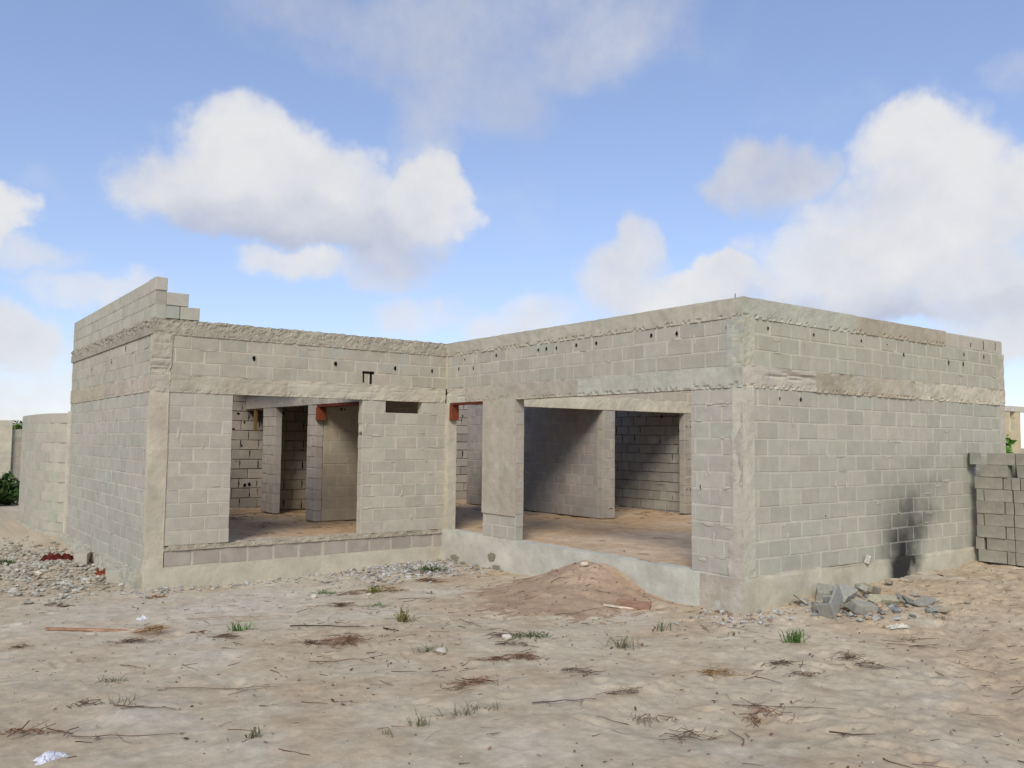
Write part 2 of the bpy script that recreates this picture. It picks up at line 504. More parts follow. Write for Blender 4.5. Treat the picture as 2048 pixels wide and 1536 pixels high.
# bare patches where the render has fallen off the plinth
mb = MB()
for (px, py, w, h) in ((915, 1116, .30, .14), (990, 1112, .22, .12), (1000, 1135, .25, .09), (930, 1128, .4, .08)):
    a, z, _, _ = f2hole(px, py, 1)
    n = 14
    an = np.linspace(0, 2 * math.pi, n, endpoint=False)
    rr = np.array([R.uniform(.65, 1.1) for _ in range(n)])
    V0 = FF2.p(a + w * .5 * rr * np.cos(an), np.full(n, -.078), z + h * .6 * rr * np.sin(an))
    V1 = FF2.p(a + w * .55 * rr * np.cos(an), np.full(n, -.03), z + h * .65 * rr * np.sin(an))
    mb.add(np.concatenate([V0, V1]), [list(range(n))] + [(i, (i + 1) % n, n + (i + 1) % n, n + i) for i in range(n)], lin((150, 143, 124)))
mb.build('bare_patch', M['rough'], house)

# ---- right outer wall (F3)
wall('side_wall', FF3, L3 - .15, 0, 11, .2, house, start=.18, mat='block_soot', off=.33, base=lin((170, 169, 156)), mort=lin((187, 185, 172)),
     holes=[f3hole(1559, 797, .016, 1.5), f3hole(1601, 799, .026), f3hole(1651, 1032, .012)])
wall('side_wall', FF3, L3 - .15, ZLT, 3, hu, house, start=.2, mat='block_streak', off=.1, base=lin((168, 167, 152)), mort=lin((186, 184, 168)), hue=.012,
     holes=[f3hole(*p) for p in ((1535.5, 656.5, .022), (1627, 669.5, .022), (1722, 682, .022), (1774, 689, .012), (1807, 710, .022, 2), (1897, 725, .022, 2.2), (1926, 728, .022, 2.2), (1927, 709, .022, 1.8), (1967, 714, .022, 2))])
rough_beam('lintel_beam', FF3, .0, 1.42, ZL, ZLT, -.016, T, C_pink, house, amp=.006, grooves=.035, pits=.02, seed=22)
rough_beam('lintel_beam', FF3, 1.42, 3.85, ZL - .006, ZLT - .003, -.020, T, C_brown, house, amp=.006, pits=.014, seed=23, tvar=.2)
rough_beam('lintel_beam', FF3, 3.85, L3 + .03, ZL, ZLT, -.014, T, lin((184, 178, 160)), house, amp=.009, pits=.014, seed=24, tvar=.2)
rough_beam('ring_beam', FF3, -.0, 2.35, ZR - .01, ZT + .003, -.014, T, C_grey, house, amp=.005, pits=.017, seed=25)
rough_beam('ring_beam', FF3, 2.35, 4.75, ZR, ZT - .004, -.018, T, C_brown, house, amp=.004, pits=.016, seed=26)
wall('parapet_blocks', FF3, L3 - .01, ZR, 1, ZT - ZR - .012, house, start=4.76, gap=.016, base=lin((176, 172, 158)), dark_gaps=.8)
rough_beam('corner_column', FF3, -.012, .185, -.0, ZL, -.016, T, lin((182, 180, 165)), house, axis='z', amp=.006, seed=28, wob=.006)
rough_beam('corner_column', FF3, -.010, .205, ZLT, ZR, -.016, T, lin((180, 179, 162)), house, axis='z', amp=.012, seed=29)
rough_beam('corner_column', FF3, L3 - .17, L3, -.3, ZL, -.012, T, lin((182, 178, 164)), house, axis='z', amp=.005, seed=30)
rough_beam('corner_column', FF3, L3 - .17, L3 + .01, ZLT, ZR, -.012, T, lin((178, 174, 157)), house, axis='z', amp=.007, seed=31)
rough_beam('plinth', FF3, -.045, L3, -.8, -.004, -.045, T, lin((182, 178, 160)), house, mat='concrete_soot', amp=.003, seed=32, batter=.03, tvar=.2, wob=.015)
# ---- left outer wall (F0)
wall('left_wall', FF0, L0 - .2, -.4, 13, .2, house, base=lin((166, 164, 154)), mort=lin((182, 177, 164)), hue=.014, var=.06, off=.17)
wall('left_wall', FF0, L0 - .2, ZLT, 3, hu, house, base=lin((166, 163, 150)), mort=lin((172, 168, 154)), hue=.014, holes=[(4.6, 2.95, .02, 2.4), (3.6, 2.80, .02, 2.2), (2.0, 2.78, .02, 2)])
rough_beam('lintel_beam', FF0, .0, 3.0, ZL, ZLT, -.014, T, C_brown, house, amp=.006, pits=.008, seed=34)
rough_beam('lintel_beam', FF0, 3.0, L0 - .002, ZL + .003, ZLT - .004, -.012, T, lin((170, 160, 148)), house, amp=.006, pits=.008, seed=35)
rough_beam('ring_beam', FF0, -.02, L0 - .002, ZR, ZT, -.022, T, lin((164, 160, 148)), house, mat='rough', amp=.006, crumble=.03, seed=36)
wall('gable_wall', FF0, L0, ZT, 3, (ZX - ZT) / 3, house, base=lin((168, 166, 154)), mort=lin((158, 155, 142)), gap=.008, off=.08)
rough_beam('corner_post', FF0, -.05, .12, -.5, 2.05, -.035, T, lin((192, 187, 172)), house, axis='z', amp=.003, seed=37)
rough_beam('plinth', FF0, .0, L0 - .05, -1.0, -.38, -.10, T, lin((178, 176, 162)), house, mat='rough', amp=.02, seed=38, batter=.10)
# stepped return of the gable on the front
hx = (ZX - ZT) / 3
mb = MB()
block(mb, FF1, T + .004, T + .19, ZT + .006, ZT + hx - .006, .0, T, lin((170, 170, 156)), .006, .003)
block(mb, FF1, T + .20, .625, ZT + .006, ZT + hx - .004, -.004, T, lin((182, 176, 158)), .006, .003)
block(mb, FF1, T + .004, .46, ZT + hx + .004, ZT + 2 * hx - .004, -.002, T, lin((184, 178, 162)), .006, .003)
block(mb, FF1, -.004, T + .006, ZT + 2 * hx + .012, ZX + .004, -.012, .4, lin((182, 174, 160)), .006, .003)
mb.build('stepped_blocks', M['block'], house)

# ---- curved yard wall that continues behind the left wing
cpts = [(-4.92, 12.80), (-5.06, 13.0), (-5.17, 13.35), (-5.24, 13.8), (-5.285, 14.4), (-5.30, 15.2), (-5.295, 16.0), (-5.27, 16.9)]
yard = empty('yard_wall', (-5.2, 14.8, -.45), 'low curved wall of grey blocks running back from the left end of the house', 'wall')
mb = MB()
cp = np.array(cpts)
seg = np.sqrt(((cp[1:] - cp[:-1]) ** 2).sum(1)); cum = np.concatenate([[0], np.cumsum(seg)])
def curve(s):
    return np.array([np.interp(s, cum, cp[:, 0]), np.interp(s, cum, cp[:, 1])])
for c in range(12):
    za = -.38 + c * .2
    s = (c % 2) * -.2
    while s < cum[-1]:
        s0, s1 = max(s, 0), min(s + .4, cum[-1]); s += .41
        if s1 - s0 < .05: continue
        p0, p1 = curve(s0), curve(s1)
        u = (p1 - p0) / np.linalg.norm(p1 - p0)
        fr = Frame(p0, u, (u[1], -u[0]))
        ln = np.linalg.norm(p1 - p0)
        block(mb, fr, .004, ln - .004, za + .005, za + .195, 0, T, pick_tone(lin((168, 165, 152)), .07, .03), .005, .002)
        block(mb, fr, -.004, ln + .004, za, za + .2, .003, T - .003, lin((178, 173, 160)), .001, 0)
mb.build('block_courses', M['block'], yard)
mb = MB()
for i in range(len(cp) - 1):
    u = (cp[i + 1] - cp[i]); ln = np.linalg.norm(u); u = u / ln
    rough_beam('', Frame(cp[i], u, (u[1], -u[0])), -.01, ln + .01, -.8, -.36, -.07, T, lin((176, 175, 160)), None, amp=.01, batter=.06, seed=50 + i, mb=mb)
mb.build('footing', M['rough'], yard)

# ---- inside walls
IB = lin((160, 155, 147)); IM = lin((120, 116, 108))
FY = Frame((0, 6.45), (1, 0), (0, 1))
kw = dict(base=IB, mort=lin((176, 170, 156)), var=.08)
wall('inner_wall', FY, L3 - T - .002, 0, 11, .2, house, openings=[(0.0, 3.77, 0, 2.2), (4.11, 6.2, 0, 2.2)], start=T + .002, **kw,
     holes=[(6.27, 1.9, .02), (6.39, 1.9, .02), (6.27, .52, .02), (6.39, .52, .02)])
rough_beam('lintel_beam', FY, T + .002, L3 - T - .004, ZL, ZLT, -.01, T + .01, lin((198, 192, 174)), house, amp=.005, seed=60)
wall('inner_wall', FY, L3 - T - .002, ZLT, 4, .2, house, start=T + .002, base=lin((184, 176, 162)), mort=lin((196, 188, 170)), var=.06)
FX = Frame((3.77, 11.4), (0, -1), (1, 0))
wall('inner_wall', FX, 11.4 - 6.605, 0, 15, .215, house, base=lin((150, 145, 142)), mort=lin((168, 163, 154)), var=.09, off=.1)
mb = MB()
block(mb, FY, 3.77, 4.105, 0, ZL, T + .004, T + .35, IB, .006, .003)
mb.build('inner_wall', M['block'], house)
FX = Frame((-1.4, YB - T), (0, -1), (1, 0))
yb = YB - T
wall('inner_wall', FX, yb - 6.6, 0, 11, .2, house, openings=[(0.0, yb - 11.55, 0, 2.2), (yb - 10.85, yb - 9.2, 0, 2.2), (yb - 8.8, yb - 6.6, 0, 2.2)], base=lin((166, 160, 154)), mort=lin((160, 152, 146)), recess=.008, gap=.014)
rough_beam('lintel_beam', FX, .0, yb - 6.605, ZL, ZLT, -.01, T + .01, lin((172, 168, 160)), house, amp=.006, seed=61)
wall('inner_wall', FX, yb - 6.61, ZLT, 4, .2, house, base=IB)
F88 = Frame((-1.24, 8.8), (1, 0), (0, 1))
wall('inner_wall', F88, 1.236, 0, 15, .215, house, base=lin((168, 158, 142)), mort=lin((180, 170, 152)), off=.3, holes=[(.35, 2.12, .03), (.42, 2.12, .02)])
F117 = Frame((-1.24, 11.7), (1, 0), (0, 1))
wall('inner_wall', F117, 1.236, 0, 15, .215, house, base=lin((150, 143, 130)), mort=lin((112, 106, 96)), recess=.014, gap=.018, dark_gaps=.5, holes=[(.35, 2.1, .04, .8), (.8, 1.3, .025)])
FXX = Frame((0, yb), (0, -1), (1, 0))
wall('inner_wall', FXX, yb - 6.62, 0, 15, .215, house, base=IB)
FB = Frame((-L1 + T, yb), (1, 0), (0, 1))
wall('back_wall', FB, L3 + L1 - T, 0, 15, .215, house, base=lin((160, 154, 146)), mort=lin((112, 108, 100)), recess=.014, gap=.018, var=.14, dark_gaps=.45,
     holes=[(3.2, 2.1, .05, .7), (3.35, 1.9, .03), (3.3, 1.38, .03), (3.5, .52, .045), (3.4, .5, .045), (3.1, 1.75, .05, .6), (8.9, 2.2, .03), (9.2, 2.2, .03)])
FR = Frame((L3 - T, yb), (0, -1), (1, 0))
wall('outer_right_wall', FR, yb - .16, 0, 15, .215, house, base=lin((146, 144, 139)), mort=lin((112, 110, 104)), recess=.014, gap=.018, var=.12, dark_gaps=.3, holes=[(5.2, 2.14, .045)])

# ---- unseen slab pieces, added to darken the rooms behind the porch line
FS = Frame((-L1 + T, L2 + T + .004), (1, 0), (0, 1))
mb = MB()
block(mb, FS, 2.7, L1 - T - .03, 2.98, 3.10, 2.64, 6.0, lin((150, 146, 136)), .004, 0)
block(mb, FS, L1 - T - 1.3, L3 + L1 - 2 * T - .01, 2.98, 3.10, .004, 2.0, lin((150, 146, 136)), .004, 0)
mb.build('shade_slab', M['concrete'], house)

# ---- red timber left in the openings
def box_part(name, parent, lo, hi, tone, mat, ch=.003, label=None):
    mb = MB()
    block(mb, Frame((0, 0), (1, 0), (0, 1)), lo[0], hi[0], lo[2], hi[2], lo[1], hi[1], tone, ch, .002)
    o = mb.build(name, M[mat], parent)
    if label: o['label'] = label
    return o
red = lin((126, 66, 44)); red2 = lin((104, 50, 36))
df = box_part('door_frame', house, (.0, 5.275, 2.165), (T, 6.31, 2.197), red2, 'wood')
box_part('frame_stub', df, (-.008, 6.235, 1.90), (T - .01, 6.314, 2.162), red, 'wood')
df = box_part('door_frame', house, (-1.40, 6.61, 2.15), (-1.25, 8.78, 2.196), red2, 'wood')
box_part('frame_stub', df, (-1.415, 8.70, 1.90), (-1.25, 8.79, 2.147), red, 'wood')
box_part('frame_stub', df, (-1.41, 6.62, 1.93), (-1.26, 6.68, 2.147), red, 'wood')
df = box_part('door_frame', house, (-1.40, 11.57, 2.165), (-1.25, 12.55, 2.196), lin((90, 58, 36)), 'wood')
box_part('frame_stub', df, (-1.42, 12.0, 1.72), (-1.36, 12.07, 2.16), lin((124, 96, 62)), 'wood')
# pencilled numbers on the jamb of the wide opening
def strokes(mb, pts, w):
    for (p, q) in zip(pts[:-1], pts[1:]):
        p, q = np.array(p), np.array(q); d = q - p; d = d / np.linalg.norm(d)
        s = np.cross(d, (1, 0, 0)) * w
        mb.add([p - s, q - s, q + s, p + s], [(0, 1, 2, 3)], (.07, .065, .06))
xj = o1r - L1 - .008
def gl(pts, y0, z0, sc):
    return [(xj, y0 - p[0] * sc, z0 + p[1] * sc) for p in pts]
mb = MB()
z0, sc = 1.62, .058
for k, g in enumerate(([(0, .8), (0, .45), (.45, .45)], [(.4, .9), (.4, 0)], [(.75, .5), (1.1, .5)],
                       [(1.8, .95), (1.4, .95), (1.38, .55), (1.75, .5), (1.7, .1), (1.35, .05)], [(2.05, .8), (2.15, .95), (2.1, .0)], [(2.8, .95), (2.4, .95), (2.38, .55), (2.75, .5), (2.7, .1), (2.35, .05)])):
    strokes(mb, gl(g, L2 + T - .002, z0, sc * .9), .006)
mb.build('pencil_marks', M['hole'], house)

# rebar stubs on the ring beam
mb = MB()
def tube(mb, pts, rad, tone, n=4):
    pts = [np.array(p, float) for p in pts]
    V = []
    for i, p in enumerate(pts):
        d = pts[min(i + 1, len(pts) - 1)] - pts[max(i - 1, 0)]
        d = d / (np.linalg.norm(d) + 1e-9)
        a = np.cross(d, (0.3, .2, .93)); 
        if np.linalg.norm(a) < 1e-3: a = np.cross(d, (1, 0, 0))
        a /= np.linalg.norm(a); b = np.cross(d, a)
        r = rad[i] if isinstance(rad, (list, tuple)) else rad
        for k in range(n):
            t = 2 * math.pi * k / n
            V.append(p + a * r * math.cos(t) + b * r * math.sin(t))
    F = []
    for i in range(len(pts) - 1):
        for k in range(n):
            F.append((i * n + k, i * n + (k + 1) % n, (i + 1) * n + (k + 1) % n, (i + 1) * n + k))
    F.append(tuple(range(n))[::-1]); F.append(tuple(range((len(pts) - 1) * n, len(pts) * n)))
    mb.add(V, F, tone)
tube(mb, [(.07, .16, ZT - .05), (.07, .16, ZT + .065)], .005, (.09, .06, .045))
mb.build('rebar', M['grit'], house)

# ================================================================== GROUND
def axis_pts(lo, hi, step, far, grow=1.18):
    c = list(np.arange(lo, hi, step))
    s = step; x = c[-1]
    while x < far:
        s *= grow; x += s; c.append(x)
    s = step; x = c[0]; pre = []
    while x > -far:
        s *= grow; x -= s; pre.append(x)
    return np.array(pre[::-1] + c)
gx = axis_pts(-8.2, 6.2, .026, 900); gy = axis_pts(-4.6, 6.6, .026, 900)
X, Y = np.meshgrid(gx, gy, indexing='ij')
Z = gz(X, Y)
near = np.exp(-np.maximum(0, np.sqrt((X + 1) ** 2 + (Y - 1) ** 2) - 9) / 4)
Z = Z + near * (.008 * fbm(X * 3.1, Y * 3.1, 0, 11, 4, .55) + .0045 * fbm(X * 13, Y * 13, 0, 12, 3, .6))
churn = np.clip(.30 + .6 * fbm(X * .35 + 3, Y * .35, 0, 15, 2) + .24 * (X + 2.0) - .14 * (Y - 0), .06, 1.0)
Z = Z + near * churn * .012 * fbm(X * 5.5, Y * 5.5, 0, 19, 3, .6)
# foot prints and scuffs
for _ in range(1500):
    cx, cy = NR.uniform(-8, 6), NR.uniform(-4.5, 6.2)
    if cx > -.1 and cy > -.1: continue
    if NR.rand() > churn[np.searchsorted(gx, cx) - 1, np.searchsorted(gy, cy) - 1] * 1.1: continue
    a = NR.uniform(0, math.pi); l, w = NR.uniform(.07, .17), NR.uniform(.04, .075); dep = NR.uniform(.005, .027)
    i0, i1 = np.searchsorted(gx, (cx - .4, cx + .4)); j0, j1 = np.searchsorted(gy, (cy - .4, cy + .4))
    xx, yy = X[i0:i1, j0:j1] - cx, Y[i0:i1, j0:j1] - cy
    u, v = xx * math.cos(a) + yy * math.sin(a), -xx * math.sin(a) + yy * math.cos(a)
    r2 = (u / l) ** 2 + (v / w) ** 2
    Z[i0:i1, j0:j1] += -dep * np.exp(-r2 ** 1.5) + dep * .55 * np.exp(-((np.sqrt(r2) - 1.35) / .35) ** 2)
# faint wheel ruts in the lower right
for off in (0., 1.45):
    u = (X - (-1.0 + off)) * .55 - (Y + 3.2) * .83
    Z += near * -.026 * np.exp(-(u / .13) ** 2) * (Y < -1.2)
nxg, nyg = len(gx), len(gy)
V = np.stack([X, Y, Z], -1).reshape(-1, 3)
me = bpy.data.meshes.new('ground')
i, j = np.meshgrid(np.arange(nxg - 1), np.arange(nyg - 1), indexing='ij')
a = (i * nyg + j).ravel(); quads = np.stack([a, a + nyg, a + nyg + 1, a + 1], -1)
me.vertices.add(len(V)); me.vertices.foreach_set('co', V.astype(np.float32).ravel())
me.loops.add(len(quads) * 4); me.loops.foreach_set('vertex_index', quads.ravel().astype(np.int32))
me.polygons.add(len(quads)); me.polygons.foreach_set('loop_start', (np.arange(len(quads)) * 4).astype(np.int32))
me.polygons.foreach_set('loop_total', np.full(len(quads), 4, np.int32))
me.polygons.foreach_set('use_smooth', np.ones(len(quads), bool))
me.update(calc_edges=True)
S1, S2, S3, S4 = lin((186, 171, 149)), lin((180, 162, 138)), lin((190, 178, 160)), lin((164, 144, 119))
def sand_col(X, Y):
    n1 = np.clip(.5 + .7 * fbm(X * .55, Y * .55, 0, 31, 4), 0, 1)[..., None]
    n2 = np.clip(-.15 + 1.0 * fbm(X * 1.1 + 7, Y * 1.1, 0, 32, 4), 0, 1)[..., None]
    n3 = np.clip(-.4 + 1.0 * fbm(X * 2.6, Y * 2.6, 0, 33, 4, .6), 0, 1)[..., None]
    c = S1 * (1 - n1) + S2 * n1
    c = c * (1 - n2 * .9) + S3 * n2 * .9
    c = c * (1 - n3 * .6) + S4 * n3 * .6
    # cement dust along the left front, fresh sand elsewhere
    dust = np.exp(-(((X + 4.2) / 2.2) ** 2 + ((Y - 5.0) / 1.6) ** 2))[..., None] * np.clip(.6 + .6 * fbm(X * 2, Y * 2, 0, 35, 3), 0, 1)[..., None]
    c = c * (1 - dust * .65) + lin((188, 180, 168)) * dust * .65
    wr = np.clip(-.12 + .9 * fbm(X * .9 + 4, Y * .9, 0, 37, 4, .6) + .10 * (X + 2) - .04 * Y, 0, .45)[..., None]
    c = c * (1 - wr) + lin((172, 146, 118)) * wr
    f = 1 + .10 * fbm(X * 8, Y * 8, 0, 36, 3, .6)[..., None]
    return c * f * np.array([.98, .985, .935]) * 1.14
tc = np.ones((len(V), 4), np.float32); tc[:, :3] = np.clip(sand_col(X, Y).reshape(-1, 3), 0, 1)
at = me.attributes.new('tone', 'FLOAT_COLOR', 'POINT'); at.data.foreach_set('color', tc.ravel())
me.materials.append(M['sand'])
g = bpy.data.objects.new('ground', me); COL.objects.link(g); g['kind'] = 'structure'

# sand fill inside the plinth
def patch(name, x0, x1, y0, y1, step, hf, cf):
    xs = np.arange(x0, x1 + step * .5, step); ys = np.arange(y0, y1 + step * .5, step)
    PX, PY = np.meshgrid(xs, ys, indexing='ij'); PZ = hf(PX, PY)
    n, m = len(xs), len(ys)
    mb = MB()
    idx = lambda a, b: a * m + b
    fs = [(idx(a, b), idx(a + 1, b), idx(a + 1, b + 1), idx(a, b + 1)) for a in range(n - 1) for b in range(m - 1)]
    mb.add(np.stack([PX, PY, PZ], -1).reshape(-1, 3), fs, cf(PX, PY).reshape(-1, 3))
    return mb
def fl_h(X, Y):
    return -.022 + .014 * fbm(X * 1.2, Y * 1.2, 0, 40, 3) + .010 * fbm(X * 5, Y * 5, 0, 41, 4, .6)
def fl_c(X, Y):
    n = np.clip(.5 + .8 * fbm(X * .8, Y * .8, 0, 42, 4), 0, 1)[..., None]
    c = lin((200, 176, 148)) * (1 - n) + lin((188, 158, 122)) * n
    return c * (1 + .12 * fbm(X * 7, Y * 7, 0, 43, 3, .6)[..., None])
mb = patch('', .08, L3 - .08, .08, YB - .08, .05, fl_h, fl_c)
mb2 = patch('', -L1 + .08, .10, L2 + .08, YB - .08, .05, lambda a, b: fl_h(a, b) - .001, fl_c)
mb.v += mb2.v; mb.t += mb2.t; mb.f += [[q + mb.n for q in f] for f in mb2.f]; mb.n += mb2.n
o = mb.build('sand_floor', M['sand'], None, smooth=True); o['kind'] = 'structure'

# sand heap against the plinth
def heap_h(X, Y):
    b = .41 * np.exp(-(((X + .05) / .72) ** 2 + ((Y - 2.45) / .78) ** 2) ** 1.0)
    b = b + .10 * np.exp(-(((X + 1.1) / .7) ** 2 + ((Y - 2.1) / .9) ** 2))
    b = np.minimum(b, .33 + .15 * b)
    return gz(X, Y) + b * (1 + .12 * fbm(X * 2.5, Y * 2.5, 0, 51, 3)) + .012 * fbm(X * 7, Y * 7, 0, 52, 3, .6) - .022
def heap_c(X, Y):
    n = np.clip(.5 + .8 * fbm(X * 1.6, Y * 1.6, 0, 53, 4), 0, 1)[..., None]
    return (lin((182, 157, 130)) * (1 - n) + lin((168, 142, 116)) * n) * (1 + .12 * fbm(X * 7, Y * 7, 0, 54, 3)[..., None])
mb = patch('', -2.6, -.03, .6, 4.9, .03, heap_h, heap_c)
o = mb.build('sand_heap', M['sand'], None, smooth=True, origin=(-.6, 2.4, -.45))
tag(o, 'low heap of tan sand piled against the pale plinth of the open porch', 'sand heap')

def surf(x, y):
    return max(float(gz(x, y)), float(heap_h(np.array(x), np.array(y))) if (-2.6 < x < -.03 and .6 < y < 4.9) else -9)

def spt(px, py):
    d = ray(px, py); t = 4.0
    while t < 60:
        p = CAM + d * t
        if p[2] < surf(p[0], p[1]): break
        t += .02
    p = CAM + d * t
    return np.array([p[0], p[1], surf(p[0], p[1])])

# ================================================================== BLOCK STACK
def stack_block(length, depth, h, tone):
    mb = MB()
    fr = Frame((0, 0), (0, -1), (1, 0))
    block(mb, fr, 0.003, length - .003, .002, h - .002, 0, depth, tone, .004, .003)
    return mb
rows = [  # bottom to top: (left edge, right edge) in the units of the stack's own drawing, 'S' = seen end on
    [(318, 548), (553, 613), (617, 845)], [(298, 368), (388, 615), (619, 850)], [(315, 543), (548, 613), (616, 842)],
    [(315, 372), (378, 610), (614, 842)], [(315, 540), (545, 613), (618, 690), (694, 920)], [(313, 375), (380, 605), (612, 838)],
    [(300, 528), (533, 597), (600, 668), (672, 740), (744, 970)], [(345, 575), (645, 872)], [(410, 632), (636, 862)]]
ordn = ['bottom', 'second', 'third', 'fourth', 'fifth', 'sixth', 'seventh', 'eighth', 'top']
XS = 5.31
sh = 1.625 / 9
for ri, row in enumerate(rows):
    for k, (p, q) in enumerate(row):
        y0 = -.142 - (p - 315) / 230 * .405; ln = (q - p) / 230 * .405
        dep = .17 if ln > .2 else .40
        tn = pick_tone(lin((142, 140, 130)), .07, .012)
        ob = stack_block(ln, dep, sh, tn).build('concrete_block', M['block'])
        ob.location = (XS + R.uniform(-.012, .012), y0, -.185 + ri * sh)
        ob.rotation_euler.z = R.uniform(-.02, .02)
        where = ['at its left corner', 'second from the left', 'third from the left', 'fourth from the left', 'fifth from the left'][k]
        side = 'long side showing' if ln > .2 else 'end showing'
        if ri == 8: where = ['left of two lying lengthwise', 'right of two lying lengthwise'][k]
        tag(ob, f'grey block in the {ordn[ri]} row of the stack, {where}', 'block', 'grey blocks in the stack by the side wall')
        if ln > .2:   # the twin row behind
            pass
ob = stack_block(.16, .40, sh, lin((134, 133, 123))).build('concrete_block', M['block'])
ob.location = (XS - .05, -.085, -.185 + 8 * sh); ob.rotation_euler.z = .62
tag(ob, 'plain grey block turned askew on the top left corner of the stack', 'block', 'grey blocks in the stack by the side wall')
# blocks that fill the depth of the stack
for ri in (6, 7):
    for k in range(3):
        ob = stack_block(.40, .17, sh, pick_tone(lin((142, 140, 130)), .07, .012)).build('concrete_block', M['block'])
        ob.location = (XS + .44, -.12 - k * .41, -.185 + ri * sh)
        tag(ob, f'grey block in the back of the stack, {ordn[ri]} row, {("nearest the wall", "middle", "farthest from the wall")[k]}', 'block', 'grey blocks in the stack by the side wall')

# ================================================================== RUBBLE PILE
from mathutils.bvhtree import BVHTree
import bmesh
def shard_mesh(size, seed, cut=.35, tone=(.3, .3, .28), name='shard'):
    rr = random.Random(seed)
    bm = bmesh.new()
    for sx in (-1, 1):
        for sy in (-1, 1):
            for sz in (-1, 1):
                p = Vector((sx * size[0] / 2 * (1 - cut * rr.random()), sy * size[1] / 2 * (1 - cut * rr.random()), sz * size[2] / 2 * (1 - .15 * rr.random())))
                bm.verts.new(p)
                if rr.random() < .6:
                    bm.verts.new(Vector((p.x * rr.uniform(.45, .9), p.y * rr.uniform(1.0, 1.15), p.z)))
    r = bmesh.ops.convex_hull(bm, input=bm.verts)
    bmesh.ops.delete(bm, geom=[v for v in bm.verts if not v.link_faces], context='VERTS')
    bmesh.ops.dissolve_limit(bm, angle_limit=.05, verts=bm.verts, edges=bm.edges)
    bmesh.ops.bevel(bm, geom=list(bm.edges), offset=.004, segments=1, affect='EDGES')
    me = bpy.data.meshes.new(name); bm.to_mesh(me); bm.free()
    a = me.attributes.new('tone', 'FLOAT_COLOR', 'POINT')
    c = np.ones((len(me.vertices), 4), np.float32); c[:, :3] = tone
    a.data.foreach_set('color', c.ravel()); me.materials.append(M['grit'])
    return me
def stone_mesh(s, seed, tone):
    rr = random.Random(seed); bm = bmesh.new()
    for _ in range(26):
        v = Vector((rr.gauss(0, 1), rr.gauss(0, 1), rr.gauss(0, 1))).normalized()
        bm.verts.new(Vector((v.x * s * .85, v.y * s * .65, v.z * s * .5)) * rr.uniform(.85, 1.1))
    bmesh.ops.convex_hull(bm, input=bm.verts)
    bmesh.ops.delete(bm, geom=[v for v in bm.verts if not v.link_faces], context='VERTS')
    me = bpy.data.meshes.new('stone'); bm.to_mesh(me); bm.free()
    a = me.attributes.new('tone', 'FLOAT_COLOR', 'POINT')
    c = np.ones((len(me.vertices), 4), np.float32); c[:, :3] = tone
    a.data.foreach_set('color', c.ravel()); me.materials.append(M['grit'])
    return me
def shard(name, px, py, size, rot, dz, seed, label, cat, tone=(150, 150, 143), group=None, mat='grit'):
    p = spt(px, py)
    size = (size[0] * 1.08, size[1] * 1.08, size[2] * .92)
    me = shard_mesh(size, seed, tone=lin(tone) * np.array([1.05, 1.0, .90]))
    o = bpy.data.objects.new(name, me); COL.objects.link(o)
    me.materials[0] = M[mat]
    o.location = (p[0], p[1], p[2] + dz); o.rotation_euler = [math.radians(v) for v in rot]
    return tag(o, label, cat, group)
GRP = 'broken block pieces below the side wall'
